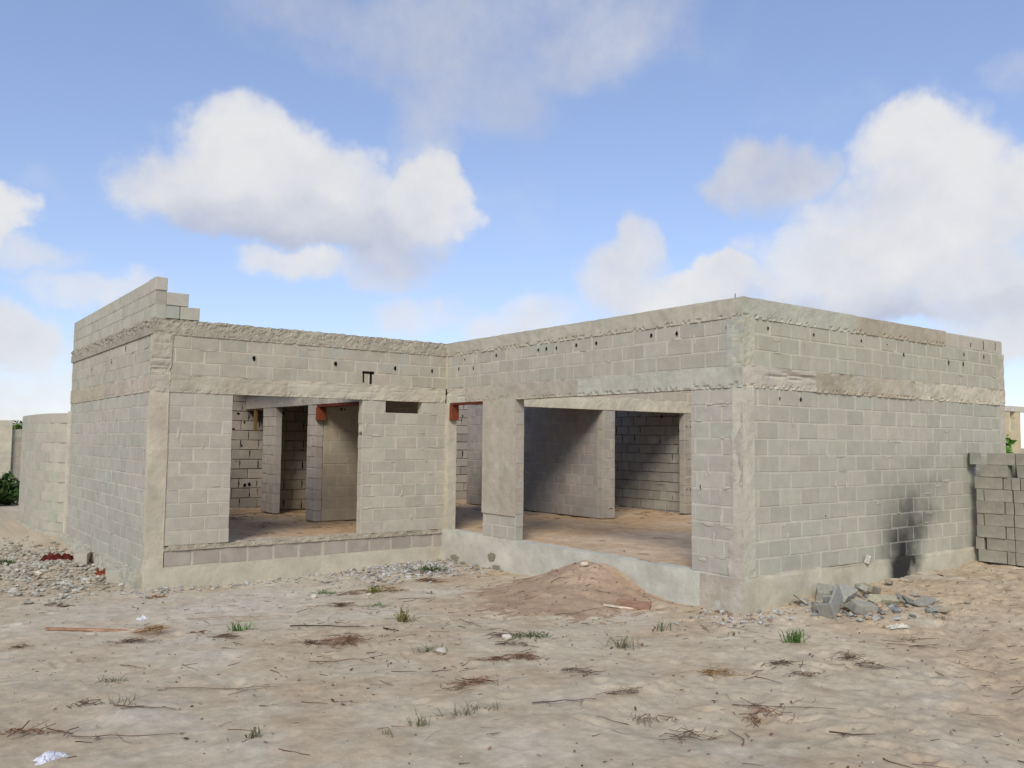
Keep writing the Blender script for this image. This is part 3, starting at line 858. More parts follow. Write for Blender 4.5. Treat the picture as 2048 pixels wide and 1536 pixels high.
# hollow block broken open, its two cavities upwards
mb = MB()
fr0 = Frame((0, 0), (1, 0), (0, 1))
gt = lin((152, 150, 140))
block(mb, fr0, 0, .42, 0, .19, 0, .03, gt, .004, .005)
block(mb, fr0, 0, .03, .0, .185, .031, .17, gt * .98, .004, .006)
block(mb, fr0, .19, .215, .0, .165, .031, .14, gt, .004, .006)
block(mb, fr0, .39, .42, .0, .12, .031, .12, gt, .004, .008)
block(mb, fr0, .031, .30, .0, .13, .141, .17, gt * .95, .004, .010)
ob = mb.build('broken_block', M['grit'])
p = spt(1672, 1236); ob.location = (p[0], p[1], p[2] - .005); ob.rotation_euler = (math.radians(-12), math.radians(-24), math.radians(20))
tag(ob, 'broken hollow block lying with its two open cavities upwards in the rubble pile', 'broken block', GRP)
for args in (
    ('block_fragment', 1690, 1203, (.44, .20, .09), (24, -6, 15), .10, 1, 'large flat slab leaning highest on the rubble pile', 'fragment', (160, 160, 154), GRP),
    ('block_fragment', 1725, 1226, (.32, .17, .13), (12, 8, -28), .06, 2, 'chunky fragment with a dark hollow, right of the open hollow block', 'fragment', (154, 154, 148), GRP),
    ('block_fragment', 1770, 1208, (.42, .17, .08), (14, 6, -8), .05, 3, 'long cream coloured fragment at the right of the rubble pile', 'fragment', (176, 172, 152), GRP),
    ('block_fragment', 1648, 1200, (.26, .18, .15), (5, -20, 30), .08, 4, 'blunt grey fragment at the back left of the rubble pile', 'fragment', (148, 148, 140), GRP),
    ('block_fragment', 1607, 1210, (.26, .20, .03), (28, 14, 20), .05, 5, 'thin pale plate tilted at the left end of the rubble pile', 'fragment', (168, 166, 158), GRP),
    ('block_fragment', 1637, 1226, (.18, .13, .09), (20, -18, 50), .04, 6, 'small fragment tucked left of the open hollow block', 'fragment', (140, 140, 134), GRP),
    ('block_fragment', 1645, 1180, (.10, .09, .06), (20, -18, 50), .19, 7, 'pale knob of mortar on the back of the rubble pile', 'fragment', (182, 178, 166), GRP),
    ('block_fragment', 1743, 1190, (.30, .14, .10), (10, 14, 12), .07, 8, 'brown grey fragment at the back right of the rubble pile', 'fragment', (150, 146, 132), GRP),
    ('block_fragment', 1808, 1208, (.22, .16, .03), (30, -10, 40), .05, 9, 'thin grey plate standing tilted, right of the cream fragment', 'fragment', (138, 138, 132), GRP),
    ('block_fragment', 1822, 1212, (.20, .14, .03), (24, 22, -20), .05, 10, 'thin dark plate leaning on another beyond the cream fragment', 'fragment', (126, 126, 120), GRP),
    ('block_fragment', 1850, 1211, (.30, .16, .05), (10, -8, 10), .04, 11, 'flat grey slab at the thin right end of the rubble pile', 'fragment', (146, 145, 140), GRP),
    ('block_fragment', 1876, 1221, (.24, .11, .05), (12, 4, -18), .02, 12, 'low wedge lying apart at the right tip of the rubble pile', 'fragment', (158, 152, 138), GRP),
    ('block_fragment', 1722, 1196, (.16, .10, .08), (30, 10, 60), .12, 13, 'small jagged fragment between slab and cream piece', 'fragment', (164, 164, 158), GRP),
    ('block_fragment', 1778, 1170, (.12, .09, .06), (10, 10, 20), .04, 14, 'small stone behind the rubble pile near the burnt patch', 'fragment', (146, 140, 128), GRP),
    ('block_fragment', 1815, 1162, (.28, .12, .05), (6, 4, 6), .02, 15, 'flat stone lying in front of the burnt patch', 'fragment', (164, 156, 140), GRP),
    ('block_fragment', 1700, 1222, (.14, .11, .06), (16, 30, 10), .03, 16, 'small chip wedged behind the open hollow block', 'fragment', (134, 134, 128), GRP),
): shard(*args)
# a lump left on top of the plinth
p = np.array([2.49, -.035, .03]); me = shard_mesh((.16, .08, .12), 31, tone=lin((184, 180, 168)))
o = bpy.data.objects.new('mortar_lump', me); COL.objects.link(o); o.location = p; o.rotation_euler = (.3, .2, .5)
tag(o, 'pale lump of mortar sitting on the plinth ledge of the side wall', 'lump')

# ================================================================== BLOCKS AND RED-BROWN LUMPS AT THE LEFT
def loose_block(px, py, l, w, h, rz, tone, label):
    p = spt(px, py); mb = MB()
    block(mb, fr0, 0, l, 0, h, 0, w, lin(tone), .006, .005)
    o = mb.build('concrete_block', M['block']); o.location = (p[0], p[1], p[2] - .03); o.rotation_euler.z = rz
    tag(o, label, 'block', 'loose blocks by the left wall')
loose_block(148, 1128, .19, .38, .19, -.35, (182, 176, 158), 'pale block standing in the stones left of the house, behind the other')
loose_block(212, 1166, .26, .34, .21, -.30, (178, 173, 158), 'pale block half buried beside the front left corner of the house')
def crumple(name, px, py, l, w, h, rz, tone, label, cat, seed, mat='paper', n=22):
    p = spt(px, py); mb = MB()
    u = np.linspace(-1, 1, n); U, Vv = np.meshgrid(u, u, indexing='ij')
    e = np.clip(1 - (np.abs(U) ** 4 + np.abs(Vv) ** 4) * .8, 0, 1)
    ed = 1 + .25 * fbm(U * 2, Vv * 2, 0, seed + 5, 2)
    ZZ = h * e * (.5 + .9 * np.abs(fbm(U * 2.2, Vv * 2.2, 0, seed, 4, .6)))
    mb.add(np.stack([U * l / 2 * ed, Vv * w / 2 * ed, ZZ], -1).reshape(-1, 3),
           [(a * n + b, (a + 1) * n + b, (a + 1) * n + b + 1, a * n + b + 1) for a in range(n - 1) for b in range(n - 1)],
           (lin(tone)[None] * (1 + .3 * fbm(U * 3, Vv * 3, 0, seed + 9, 3).reshape(-1, 1))))
    o = mb.build(name, M[mat], None, smooth=False); o.location = (p[0], p[1], p[2] - .01); o.rotation_euler.z = rz
    return tag(o, label, cat)
crumple('red_lump', 116, 1122, .50, .34, .10, -.4, (84, 26, 15), 'dark red crumpled lump among stones beside the pale block behind', 'rag', 3)  # red-brown lump of unclear kind, shaped as a crumpled sheet
crumple('red_lump', 201, 1150, .20, .18, .07, -.4, (128, 62, 36), 'small rust red lump tucked against the half buried pale block', 'rag', 8)
crumple('paper_scrap', 97, 1518, .20, .16, .03, .3, (204, 204, 208), 'crumpled white paper lying on sand in the near left', 'paper', 12)
crumple('paper_scrap', 285, 1239, .16, .12, .03, .8, (206, 206, 206), 'small white paper scrap among twigs in front of the left wing', 'paper', 15)

# ================================================================== STONES
def chips(name, n, pos, smin, smax, pal, label=None, kind='stuff', flat=.6, sink=.25):
    mb = MB()
    base = np.array([(1, 0, 0), (-1, 0, 0), (0, 1, 0), (0, -1, 0), (0, 0, 1), (0, 0, -1), (.6, .6, .5), (-.6, .55, .5), (-.5, -.6, .55), (.6, -.6, .4)])
    fs = [(0, 6, 9), (0, 2, 6), (2, 7, 6), (2, 1, 7), (1, 8, 7), (1, 3, 8), (3, 9, 8), (3, 0, 9), (4, 6, 7), (4, 7, 8), (4, 8, 9), (4, 9, 6), (5, 2, 0), (5, 1, 2), (5, 3, 1), (5, 0, 3)]
    for _ in range(n):
        x, y = pos()
        s = smin + (smax - smin) * R.random() ** 2.5
        a = R.uniform(0, 6.28); ca, sa = math.cos(a), math.sin(a)
        b = base * np.array([R.uniform(.7, 1.3), R.uniform(.5, 1), flat * R.uniform(.6, 1.1)]) * s * NR.uniform(.8, 1.2, (10, 1))
        tl = R.uniform(-.5, .5)
        b = np.stack([b[:, 0], b[:, 1] * math.cos(tl) - b[:, 2] * math.sin(tl), b[:, 1] * math.sin(tl) + b[:, 2] * math.cos(tl)], -1)
        v = np.stack([b[:, 0] * ca - b[:, 1] * sa + x, b[:, 0] * sa + b[:, 1] * ca + y, b[:, 2] + surf(x, y) + s * flat * (1 - sink) * .5], -1)
        c = pal[R.randrange(len(pal))]
        mb.add(v, fs, lin(c) * R.uniform(.85, 1.1))
    o = mb.build(name, M['grit'])
    if kind: o['kind'] = kind
    if label: o['label'] = label
    return o
greyp = [(186, 184, 176), (172, 170, 160), (196, 194, 186), (158, 154, 142), (180, 172, 156)]
greyl = [(176, 171, 155), (164, 158, 142), (186, 181, 166), (152, 145, 128), (176, 164, 142)]
def pos_left():
    while True:
        x, y = R.gauss(-5.75, .75), R.gauss(9.0, 1.5)
        if x < -5.06 and 5.6 < y < 13.5: return x, y
def pos_left2():
    while True:
        y = R.uniform(5.6, 13); x = -5.1 - abs(R.gauss(0, .7))
        return x, y
chips('rubble_stones', 2600, pos_left, .008, .07, greyl, 'pale stone rubble spread along the foot of the left wall')
def pos_corner():
    while True:
        x, y = R.gauss(-.95, .75), R.gauss(5.6, .5)
        if x < -.06 and y < L2 - .06: return x, y
chips('crushed_stone', 1300, pos_corner, .010, .05, [(178, 176, 170), (160, 156, 149), (190, 188, 182), (138, 130, 120), (166, 156, 142)], 'white crushed stone spilt in the inner corner of the house')
def pos_f1():
    while True:
        x, y = R.uniform(-5.3, -.3), L2 - .06 - abs(R.gauss(0, .28))
        return x, y
chips('mortar_crumbs', 700, pos_f1, .006, .035, greyp, 'mortar crumbs and pebbles along the front footing')
def pos_c():
    while True:
        x, y = R.gauss(-.05, .32), R.gauss(.0, .30)
        if (x > -.07 and y > -.07): continue
        return x, y
chips('mortar_crumbs', 260, pos_c, .006, .045, [(188, 188, 182), (170, 166, 156), (150, 128, 108)], 'grey mortar crumbs at the foot of the near corner')
def pos_pile():
    p = spt(R.gauss(1730, 75), R.gauss(1218, 14)); return p[0], p[1]
chips('block_chips', 330, pos_pile, .008, .075, [(148, 148, 142), (128, 128, 122), (164, 160, 150), (176, 150, 124)], 'small grey chips around the broken blocks')
def pos_all():
    while True:
        x, y = R.uniform(-8, 6), R.uniform(-4.5, 6)
        if not (x > -.1 and y > -.1): return x, y
chips('pebbles', 2600, pos_all, .003, .012, [(206, 200, 190), (170, 160, 146), (120, 100, 84), (140, 120, 100), (200, 190, 174)], 'pebbles scattered over the sand')
for k, (px, py, s, lab) in enumerate(((628, 1197, .075, 'white stone beside the green tuft at the edge of the crushed stone'), (1014, 1279, .075, 'roundish white stone lying in the dry twigs below the sand heap'),
        (882, 1309, .07, 'squarish cream stone on bare sand beside a low green weed'), (1168, 1133, .08, 'pale block of stone on the crest of the sand heap'), (78, 1150, .09, 'white triangular shard among the rubble left of the house'),
        (1606, 1344, .04, 'small white pebble on churned sand in the near right'), (738, 1192, .055, 'white stone just right of the reddish dry grass by the crushed stone'), (760, 1162, .06, 'brownish stone on the crushed stone in the inner corner'))):
    me = stone_mesh(s, 60 + k, lin((198, 190, 172) if k != 7 else (150, 134, 118)))
    o = bpy.data.objects.new('stone', me); COL.objects.link(o); p = spt(px, py)
    o.location = (p[0], p[1], p[2] + s * .35); o.rotation_euler = (R.uniform(-.3, .3), R.uniform(-.3, .3), R.uniform(0, 6))
    tag(o, lab, 'stone', 'single stones on the sand')

# ================================================================== BOARDS
def board(px, py, l, w, h, rot, tone, label, seed, name='wood_board'):
    p = spt(px, py)
    mb = MB()
    rough_beam('', fr0, -l / 2, l / 2, 0, h, -w / 2, w / 2, lin(tone), None, amp=.003, step=.04, seed=seed, mb=mb, tvar=.3)
    o = mb.build(name, M['wood']); o.location = (p[0], p[1], p[2] + .005); o.rotation_euler = rot
    return tag(o, label, 'board', 'boards lying on the sand')
board(1266, 1212, .42, .20, .025, (.20, .05, -.95), (150, 118, 98), 'brown board lying on the right foot of the sand heap', 70)
board(1240, 1217, .40, .035, .02, (.05, .10, -.75), (206, 194, 176), 'thin pale batten beside the brown board on the sand heap', 71, 'wood_batten')
board(180, 1262, .95, .05, .018, (0, .02, -.62), (150, 116, 94), 'long thin brown board lying on sand in front of the left wing', 72)
board(262, 1262, .35, .04, .014, (0, .02, -.75), (176, 160, 138), 'short pale strip of wood at the end of the long thin board', 73)
crumple('cardboard_scrap', 1796, 1253, .24, .12, .03, -.3, (196, 190, 172), 'flat pale scrap curled on sand in front of the rubble pile', 'scrap', 33)
crumple('bark_piece', 318, 1196, .26, .06, .03, -.4, (120, 88, 62), 'small brown strip of bark before the front left corner', 'bark', 35)

# ================================================================== TWIGS, DRY GRASS
BR = [lin(c) for c in ((112, 84, 66), (92, 68, 54), (134, 104, 80), (76, 58, 48), (150, 128, 104))]
def twig(mb, x, y, l, a, rad, tone, lift=.004, bend=.35, n=5):
    pts = []
    cx, cy, an = x - math.cos(a) * l / 2, y - math.sin(a) * l / 2, a
    for k in range(n):
        pts.append((cx, cy, surf(cx, cy) + rad * .6 + lift + R.uniform(0, .5) * lift * 2))
        an += R.uniform(-bend, bend)
        cx += math.cos(an) * l / (n - 1); cy += math.sin(an) * l / (n - 1)
    tube(mb, pts, [rad * (1 - .55 * k / (n - 1)) for k in range(n)], tone, 4)
def dens(x, y):
    return .25 + .75 * max(0, min(1, .35 + 1.1 * float(fbm(x * .7, y * .7, 0, 81, 3)) + .10 * (x + 3) - .05 * y))
mb = MB()
cnt = 0
while cnt < 1150:
    x, y = pos_all()
    if R.random() > dens(x, y): continue
    l = .03 + .26 * R.random() ** 2.6
    a = R.gauss(-.55, .75)
    twig(mb, x, y, l, a, R.uniform(.0012, .0038), BR[R.randrange(5)] * R.uniform(.7, 1.15), .003)
    cnt += 1
o = mb.build('twig_litter', M['grit']); tag(o, 'thin dry twigs and straw scattered over the sand', None, None, 'stuff')
# bits of bark and dead leaf
mb = MB(); cnt = 0
while cnt < 1250:
    x, y = pos_all()
    if R.random() > dens(x, y): continue
    s = R.uniform(.006, .022); a = R.uniform(0, 6.28); e = R.uniform(.25, .6)
    z = surf(x, y) + .010
    c, si = math.cos(a), math.sin(a)
    P = [(-1, -e), (0, -e * 1.3), (1, -e * .4), (.7, e), (-.4, e * 1.2)]
    tl = R.uniform(-.006, .012)
    mb.add([(x + (p * c - q * si) * s, y + (p * si + q * c) * s, z + tl * p) for p, q in P] , [(0, 1, 2, 3, 4)], BR[R.randrange(5)] * R.uniform(.65, 1.15))
    cnt += 1
o = mb.build('leaf_litter', M['grit']); tag(o, 'dead leaves and bark crumbs scattered over the sand', None, None, 'stuff')
# inside litter
mb = MB()
for _ in range(230):
    if R.random() < .55: x, y = R.uniform(.3, 6.4), R.uniform(.4, 12.4)
    else: x, y = R.uniform(-4.6, -.1), R.uniform(6.7, 12.4)
    if R.random() < .4: x, y = R.choice(((R.gauss(-1.6, .5), R.gauss(10, 1.2)), (R.gauss(3.0, .6), R.gauss(9, 1.5)), (R.uniform(4.2, 6.3), R.gauss(7.5, .7))))
    if not (.2 < x < 6.4 and .3 < y < 12.5 or -4.7 < x < 0 and 6.7 < y < 12.5): continue
    z = float(fl_h(np.array(x), np.array(y)))
    l = R.uniform(.03, .16); a = R.uniform(0, 3.1)
    tube(mb, [(x - math.cos(a) * l, y - math.sin(a) * l, z + .006), (x, y, z + .016), (x + math.cos(a + .3) * l, y + math.sin(a + .3) * l, z + .006)], R.uniform(.002, .005), BR[R.randrange(4)] * R.uniform(.6, 1.1), 4)
o = mb.build('floor_litter', M['grit']); tag(o, 'twigs and crumbs lying on the sand floor inside the house', None, None, 'stuff')

def straw(px, py, l, w, n, ang, pal, label, hgt=.02, seed=0, name='dry_grass_clump', rad=.0026):
    n = int(n * .75)
    p = spt(px, py); mb = MB()
    cs = [(R.gauss(0, l * .20), R.gauss(0, w * .24), R.uniform(.25, 1)) for _ in range(4)] + [(0, 0, 1)]
    for _ in range(n):
        c = R.choice(cs)
        if R.random() < .22: u, v = R.gauss(0, l * .36), R.gauss(0, w * .42)
        else: u, v = c[0] + R.gauss(0, l / 6.5) * c[2], c[1] + R.gauss(0, w / 5.5) * c[2]
        x = p[0] + u * math.cos(ang) - v * math.sin(ang); y = p[1] + u * math.sin(ang) + v * math.cos(ang)
        ll = (.04 + .26 * R.random() ** 1.8) * min(1, l * 2.4)
        z0 = surf(x, y) + R.random() * hgt * 1.6 * max(.1, 1 - (u / l) ** 2 * 4)
        a = ang + R.gauss(0, .75); bn = R.uniform(-.7, .7)
        pts = [(x - math.cos(a) * ll / 2, y - math.sin(a) * ll / 2, z0 + .003), (x, y, z0 + R.uniform(.0, .022)), (x + math.cos(a + bn) * ll / 2, y + math.sin(a + bn) * ll / 2, z0 + R.uniform(.002, .02))]
        tube(mb, pts, R.uniform(.4, 1.2) * rad, lin(pal[R.randrange(len(pal))]) * R.uniform(.8, 1.35), 3)
    o = mb.build(name, M['grit'], None, origin=tuple(p))
    return tag(o, label, 'dry grass', 'clumps of dry grass on the sand')
rd = [(142, 104, 80), (124, 92, 70), (160, 126, 98), (104, 78, 60)]
dk = [(104, 84, 68), (124, 100, 80), (88, 70, 58), (146, 122, 100)]
ye = [(150, 112, 66), (128, 92, 52), (112, 78, 44), (160, 130, 86)]
vx = -.64   # the direction that runs across the picture
straw(690, 1287, .62, .22, 170, vx + .05, rd, 'large mat of reddish brown dry stems left of the middle of the yard', .035)
straw(640, 1290, .35, .12, 50, vx, dk, 'dark thin mat of dry stems left of the large reddish mat')
straw(310, 1268, .34, .22, 110, vx, ye, 'golden brown clump of dry grass at the end of the thin board', .05)
straw(268, 1286, .36, .12, 60, vx, dk, 'dark flat clump of dead grass just below the golden brown one')
straw(400, 1268, .18, .10, 40, vx, rd, 'small reddish clump of dead stems right of the golden brown one')
straw(455, 1276, .34, .12, 50, vx, dk, 'brown clump of dead grass under the small green weed')
straw(1040, 1318, .36, .17, 110, vx + .1, rd, 'dense reddish clump of dry stems in the middle of the yard', .03)
straw(985, 1322, .5, .06, 36, vx + .05, rd, 'thin trail of reddish stems leading left from the dense clump')
straw(1005, 1274, .42, .14, 60, vx, dk, 'brown dry stems around the roundish white stone')
straw(1030, 1292, .34, .10, 45, vx - .15, dk, 'dark twist of dry stems below the roundish white stone')
straw(945, 1370, .42, .10, 60, vx + .1, rd, 'reddish brown mat of dead stems below the middle of the yard')
straw(912, 1382, .2, .12, 40, vx + .5, dk, 'small dark heap of dead stems left of the lower reddish mat')
straw(762, 1184, .52, .24, 130, vx, ye, 'orange brown dry grass at the edge of the crushed stone', .05)
straw(700, 1190, .34, .14, 60, vx, rd, 'reddish dry grass left of the orange brown patch')
straw(855, 1165, .55, .12, 90, vx, rd, 'long reddish mat of sticks along the crushed stone', .03)
straw(690, 1213, .55, .08, 70, vx + .12, dk, 'dark line of dry stems with green sprigs below the crushed stone')
straw(170, 1412, .20, .06, 40, vx, dk, 'dark brown tuft of dead grass in the near left')
straw(42, 1298, .2, .08, 40, vx, dk, 'dark tuft of dead grass at the left edge of the yard')
straw(1150, 1345, .30, .12, 40, vx, dk, 'faint brown stems on bare sand right of the dense reddish clump')
straw(1700, 1318, .30, .14, 60, vx + .6, dk, 'dark dead grass on churned sand below the green weed at right')
straw(1740, 1335, .28, .12, 50, vx - .5, dk, 'dark dead grass right of its twin on the churned sand')
straw(1570, 1332, .40, .10, 50, vx, dk, 'dark thin mat of dead grass near the small white pebble')
straw(1450, 1350, .55, .25, 70, vx, ye, 'yellow brown trampled grass in the churned sand at right', .02)
straw(1530, 1430, .5, .3, 90, vx + 1.2, rd, 'brown trampled stems low in the churned sand at right')
straw(1280, 1440, .16, .3, 50, vx + 1.2, dk, 'dark upright looking clump of dead stems low right of the middle')
straw(1260, 1388, .3, .12, 50, vx, dk, 'dark grey stems beside pale chips low in the yard')
straw(1380, 1475, .3, .16, 50, vx, dk, 'dark clump of dead stems close to the bottom of the view')
straw(60, 1468, .75, .06, 34, vx + .05, rd, 'long reddish bundle of dry stalks in the near left corner', .02, rad=.004)
straw(1610, 1355, .3, .10, 40, vx - .3, dk, 'brown dead grass right of the small white pebble')

def branch(px, py, l, a, rad, tone, label, forks=2):
    p = spt(px, py); mb = MB()
    twig(mb, p[0], p[1], l, a, rad, lin(tone), .01, .28, 7)
    for k in range(forks):
        t = R.uniform(-.3, .35) * l
        twig(mb, p[0] + math.cos(a) * t, p[1] + math.sin(a) * t, l * R.uniform(.2, .4), a + R.choice((-1, 1)) * R.uniform(.5, 1.1), rad * .6, lin(tone), .01, .3, 4)
    o = mb.build('dry_twig', M['grit'], None, origin=tuple(p)); return tag(o, label, 'twig', 'dry twigs lying on the sand')
for px, py, l, a, r, tn, lab in (
    (660, 1250, .85, vx + .18, .007, (70, 54, 44), 'long dark twig lying left of the yellow green plant'),
    (780, 1262, .16, vx - .4, .008, (70, 50, 42), 'short thick dark twig below the yellow green plant'),
    (118, 1214, .42, vx - .2, .006, (84, 66, 54), 'dark forked twig on dusty ground before the left wing'),
    (480, 1240, 1.2, vx + .1, .005, (160, 140, 116), 'long pale straight stalk lying before the left wing'),
    (835, 1200, .5, vx + .2, .004, (104, 88, 72), 'thin stalk between crushed stone and sand heap'),
    (1170, 1232, .7, vx + .05, .004, (110, 100, 84), 'thin grey stalk lying below the sand heap'),
    (950, 1250, .5, vx - .9, .004, (120, 96, 78), 'thin crooked stalk running to the roundish white stone'),
    (700, 1329, .75, vx + .02, .005, (128, 96, 74), 'long brown stalk on bare sand below the large mat'),
    (262, 1338, .3, vx - .5, .004, (110, 88, 70), 'small hooked twig on bare sand at left'),
    (440, 1384, .9, vx + .0, .004, (126, 104, 84), 'long thin curved stalk in the near left'),
    (290, 1418, .5, vx - .1, .005, (112, 92, 74), 'forked twig with side shoots in the near left'),
    (250, 1484, .75, vx - .05, .004, (118, 96, 76), 'thin twisted stalk above the white paper'),
    (1500, 1262, .5, vx - .6, .003, (116, 96, 78), 'thin trailing stalk near the foot of the near corner'),
    (1560, 1408, .75, vx + .1, .004, (104, 84, 68), 'thin dark stalk across the churned sand'),
    (1700, 1478, .3, vx - .9, .006, (96, 76, 62), 'short bent twig close to the bottom right'),
    (1490, 1480, .35, vx + 1.2, .005, (120, 98, 78), 'curved pale twig low on the churned sand'),
    (1850, 1295, .3, vx, .004, (86, 72, 60), 'small dark twig on grey sand at the right'),
    (1880, 1153, .2, vx + 1.5, .008, (84, 62, 48), 'brown stub poking from sand before the block stack'),
    (1130, 1408, .5, vx + .08, .006, (104, 96, 88), 'grey stick with pale end low in the middle of the yard')):
    branch(px, py, l, a, r, tn, lab)

# ================================================================== WEEDS
def weed(px, py, h, spread, n, pal, label, lean=.8, name='weed', wide=.006, leafy=False):
    p = spt(px, py); mb = MB()
    for _ in range(n):
        a = R.uniform(0, 6.28); L = h * R.uniform(.45, 1.1)
        le = R.uniform(.15, lean) * R.choice((.7, 1.0, 1.5))
        if le > .7: L *= .6
        t_ = R.gauss(0, spread * .45); bx, by = p[0] + t_ * .8 + R.gauss(0, spread * .15), p[1] - t_ * .6 + R.gauss(0, spread * .15)
        bz = surf(bx, by) - .005
        d = np.array([math.cos(a), math.sin(a)])
        sd = np.array([-d[1], d[0]])
        w = wide * R.uniform(.6, 1.3)
        out = spread * le
        q = [(0, 0), (out * .35, L * .5), (out * .85, L * .88), (out * 1.3, L * (.92 if le > .5 else 1.05))]
        V = []
        for k, (o_, z_) in enumerate(q):
            ww = w * (1.0, 1.0, .7, .12)[k]
            c = np.array([bx, by]) + d * o_
            V += [(c[0] - sd[0] * ww, c[1] - sd[1] * ww, bz + z_), (c[0] + sd[0] * ww, c[1] + sd[1] * ww, bz + z_)]
        tn = lin(pal[R.randrange(len(pal))]) * R.uniform(.7, 1.15)
        mb.add(V, [(0, 1, 3, 2), (2, 3, 5, 4), (4, 5, 7, 6)], tn)
        if leafy:
            for _k in range(5):
                t = R.uniform(.3, 1)
                c = np.array([bx + d[0] * out * t, by + d[1] * out * t, bz + L * min(t, .95)])
                v1 = NR.normal(0, 1, 3); v1 /= np.linalg.norm(v1); v2 = np.cross(v1, NR.normal(0, 1, 3)); v2 /= np.linalg.norm(v2)
                s = wide * R.uniform(1.2, 2.6)
                mb.add([c - v1 * s, c + v2 * s * .5, c + v1 * s, c - v2 * s * .5], [(0, 1, 2, 3)], tn * R.uniform(.8, 1.2))
    o = mb.build(name, M['plant'], None, origin=tuple(p)); return tag(o, label, 'weed', 'weeds growing in the sand')
gr = [(86, 104, 56), (104, 116, 66), (70, 88, 48)]; og = [(112, 112, 76), (96, 98, 64), (128, 120, 88)]; bg = [(84, 122, 48), (70, 108, 42), (104, 136, 62)]
weed(1588, 1284, .13, .10, 60, bg, 'bright green bushy weed standing on sand below the rubble pile', leafy=True, wide=.004)
weed(1326, 1262, .13, .10, 22, gr, 'slender green weed on sand before the near corner of the house', lean=.7, wide=.003, leafy=True)
weed(1250, 1296, .11, .16, 44, og, 'spreading olive weed on sand left of the slender one', wide=.003, leafy=True)
weed(480, 1262, .10, .12, 44, bg, 'small green weed among dry twigs before the left wing', wide=.005)
weed(655, 1188, .06, .17, 50, bg, 'low green tuft beside the white stone', wide=.005)
weed(748, 1186, .09, .10, 44, bg, 'bright green tuft in the orange brown dry grass', wide=.006)
weed(862, 1143, .10, .18, 56, gr, 'dark green weed growing through the crushed stone in the inner corner', wide=.007, leafy=True)
weed(812, 1243, .14, .11, 30, [(150, 140, 60), (120, 116, 50), (90, 80, 44)], 'yellow green plant with dark stems in the middle of the yard', wide=.006, leafy=True)
weed(802, 1238, .13, .08, 8, [(44, 36, 32), (60, 48, 40)], 'dark charred stalks beside the yellow green plant', wide=.005)
weed(853, 1302, .05, .22, 40, gr, 'low sprawling green weed beside the squarish cream stone', wide=.003)
weed(1062, 1275, .07, .22, 50, gr, 'green sprawling weed right of the roundish white stone', wide=.004, leafy=True)
weed(750, 1213, .05, .2, 40, bg, 'green sprigs flat on sand below the orange brown dry grass', wide=.004)
weed(215, 1366, .05, .16, 40, og, 'pale olive grass tuft on bare sand at left', wide=.003)
weed(240, 1410, .07, .15, 30, og, 'sparse olive grass in the near left', wide=.0025)
weed(508, 1476, .09, .06, 18, og, 'small olive weed alone on bare sand near the bottom', wide=.004)
weed(842, 1452, .08, .07, 22, og, 'fine olive weed low in the middle of the yard', wide=.003)
weed(775, 1470, .06, .05, 14, og, 'tiny olive sprout left of the fine weed', wide=.0025)
weed(910, 1432, .08, .18, 34, og, 'arching dry olive grass beside the fine weed', wide=.0025)
weed(960, 1418, .05, .14, 20, og, 'dry olive grass blades right of the arching grass', wide=.0025)
weed(1885, 1240, .07, .14, 22, og, 'dry sprig on sand before the block stack', wide=.0025)
weed(1815, 1280, .05, .10, 18, og, 'low dry tuft on sand right of the bright green weed', wide=.0025)
weed(8, 1130, .10, .16, 44, gr, 'green weed in the rubble at the far left edge', wide=.008, leafy=True)
weed(1468, 1270, .06, .10, 14, [(120, 90, 66), (100, 90, 60)], 'brown green sprout near the foot of the near corner', wide=.003)
weed(130, 1205, .03, .1, 14, gr, 'tiny green tuft on the dusty ground at left', wide=.004)

# ================================================================== BACKGROUND, LEFT
FZ = 23.4
fence = empty('boundary_wall', (-6, FZ, -.45), 'block boundary wall with a pale concrete post far beyond the left end of the house', 'wall')
FFb = Frame((-16, FZ), (1, 0), (0, 1))
wall('block_courses', FFb, 13.5, -.5, 11, .205, fence, base=lin((160, 154, 138)), mort=lin((178, 172, 154)), var=.12, start=0)
rough_beam('post', FFb, 10.86, 11.24, -.6, 2.02, -.09, T + .05, lin((196, 190, 168)), fence, axis='z', amp=.004, seed=90)
def leaves(mb, c, rad, n, s, pal, squash=(1, 1, 1)):
    for _ in range(n):
        d = NR.normal(0, 1, 3); d /= np.linalg.norm(d)
        r = (R.random() ** .45)
        p = np.array(c) + d * r * np.array(rad)
        v1 = NR.normal(0, 1, 3); v1 /= np.linalg.norm(v1); v2 = np.cross(v1, NR.normal(0, 1, 3)); v2 /= np.linalg.norm(v2)
        k = s * R.uniform(.6, 1.4)
        mb.add([p - v1 * k, p + v2 * k * .45, p + v1 * k, p - v2 * k * .45], [(0, 1, 2, 3)], lin(pal[R.randrange(len(pal))]) * R.uniform(.6, 1.2))
def bush(loc, rad, n, s, pal, label, clumps=7, name='bush'):
    e = empty(name, loc, label, 'bush')
    mb = MB()
    for _ in range(clumps):
        c = (loc[0] + R.uniform(-1, 1) * rad[0] * .7, loc[1] + R.uniform(-1, 1) * rad[1] * .7, loc[2] + rad[2] * R.uniform(.35, 1.3))
        leaves(mb, c, (rad[0] * .5, rad[1] * .5, rad[2] * .5), n // clumps, s, pal)
    mb.build('foliage', M['plant'], e)
    mb = MB()
    for _ in range(5):
        a = R.uniform(0, 6.28)
        tube(mb, [(loc[0], loc[1], loc[2] - .05), (loc[0] + math.cos(a) * rad[0] * .3, loc[1] + math.sin(a) * rad[1] * .3, loc[2] + rad[2] * .6), (loc[0] + math.cos(a) * rad[0] * .6, loc[1] + math.sin(a) * rad[1] * .6, loc[2] + rad[2] * 1.3)], [.02, .014, .006], lin((92, 76, 58)), 5)
    mb.build('stem', M['grit'], e)
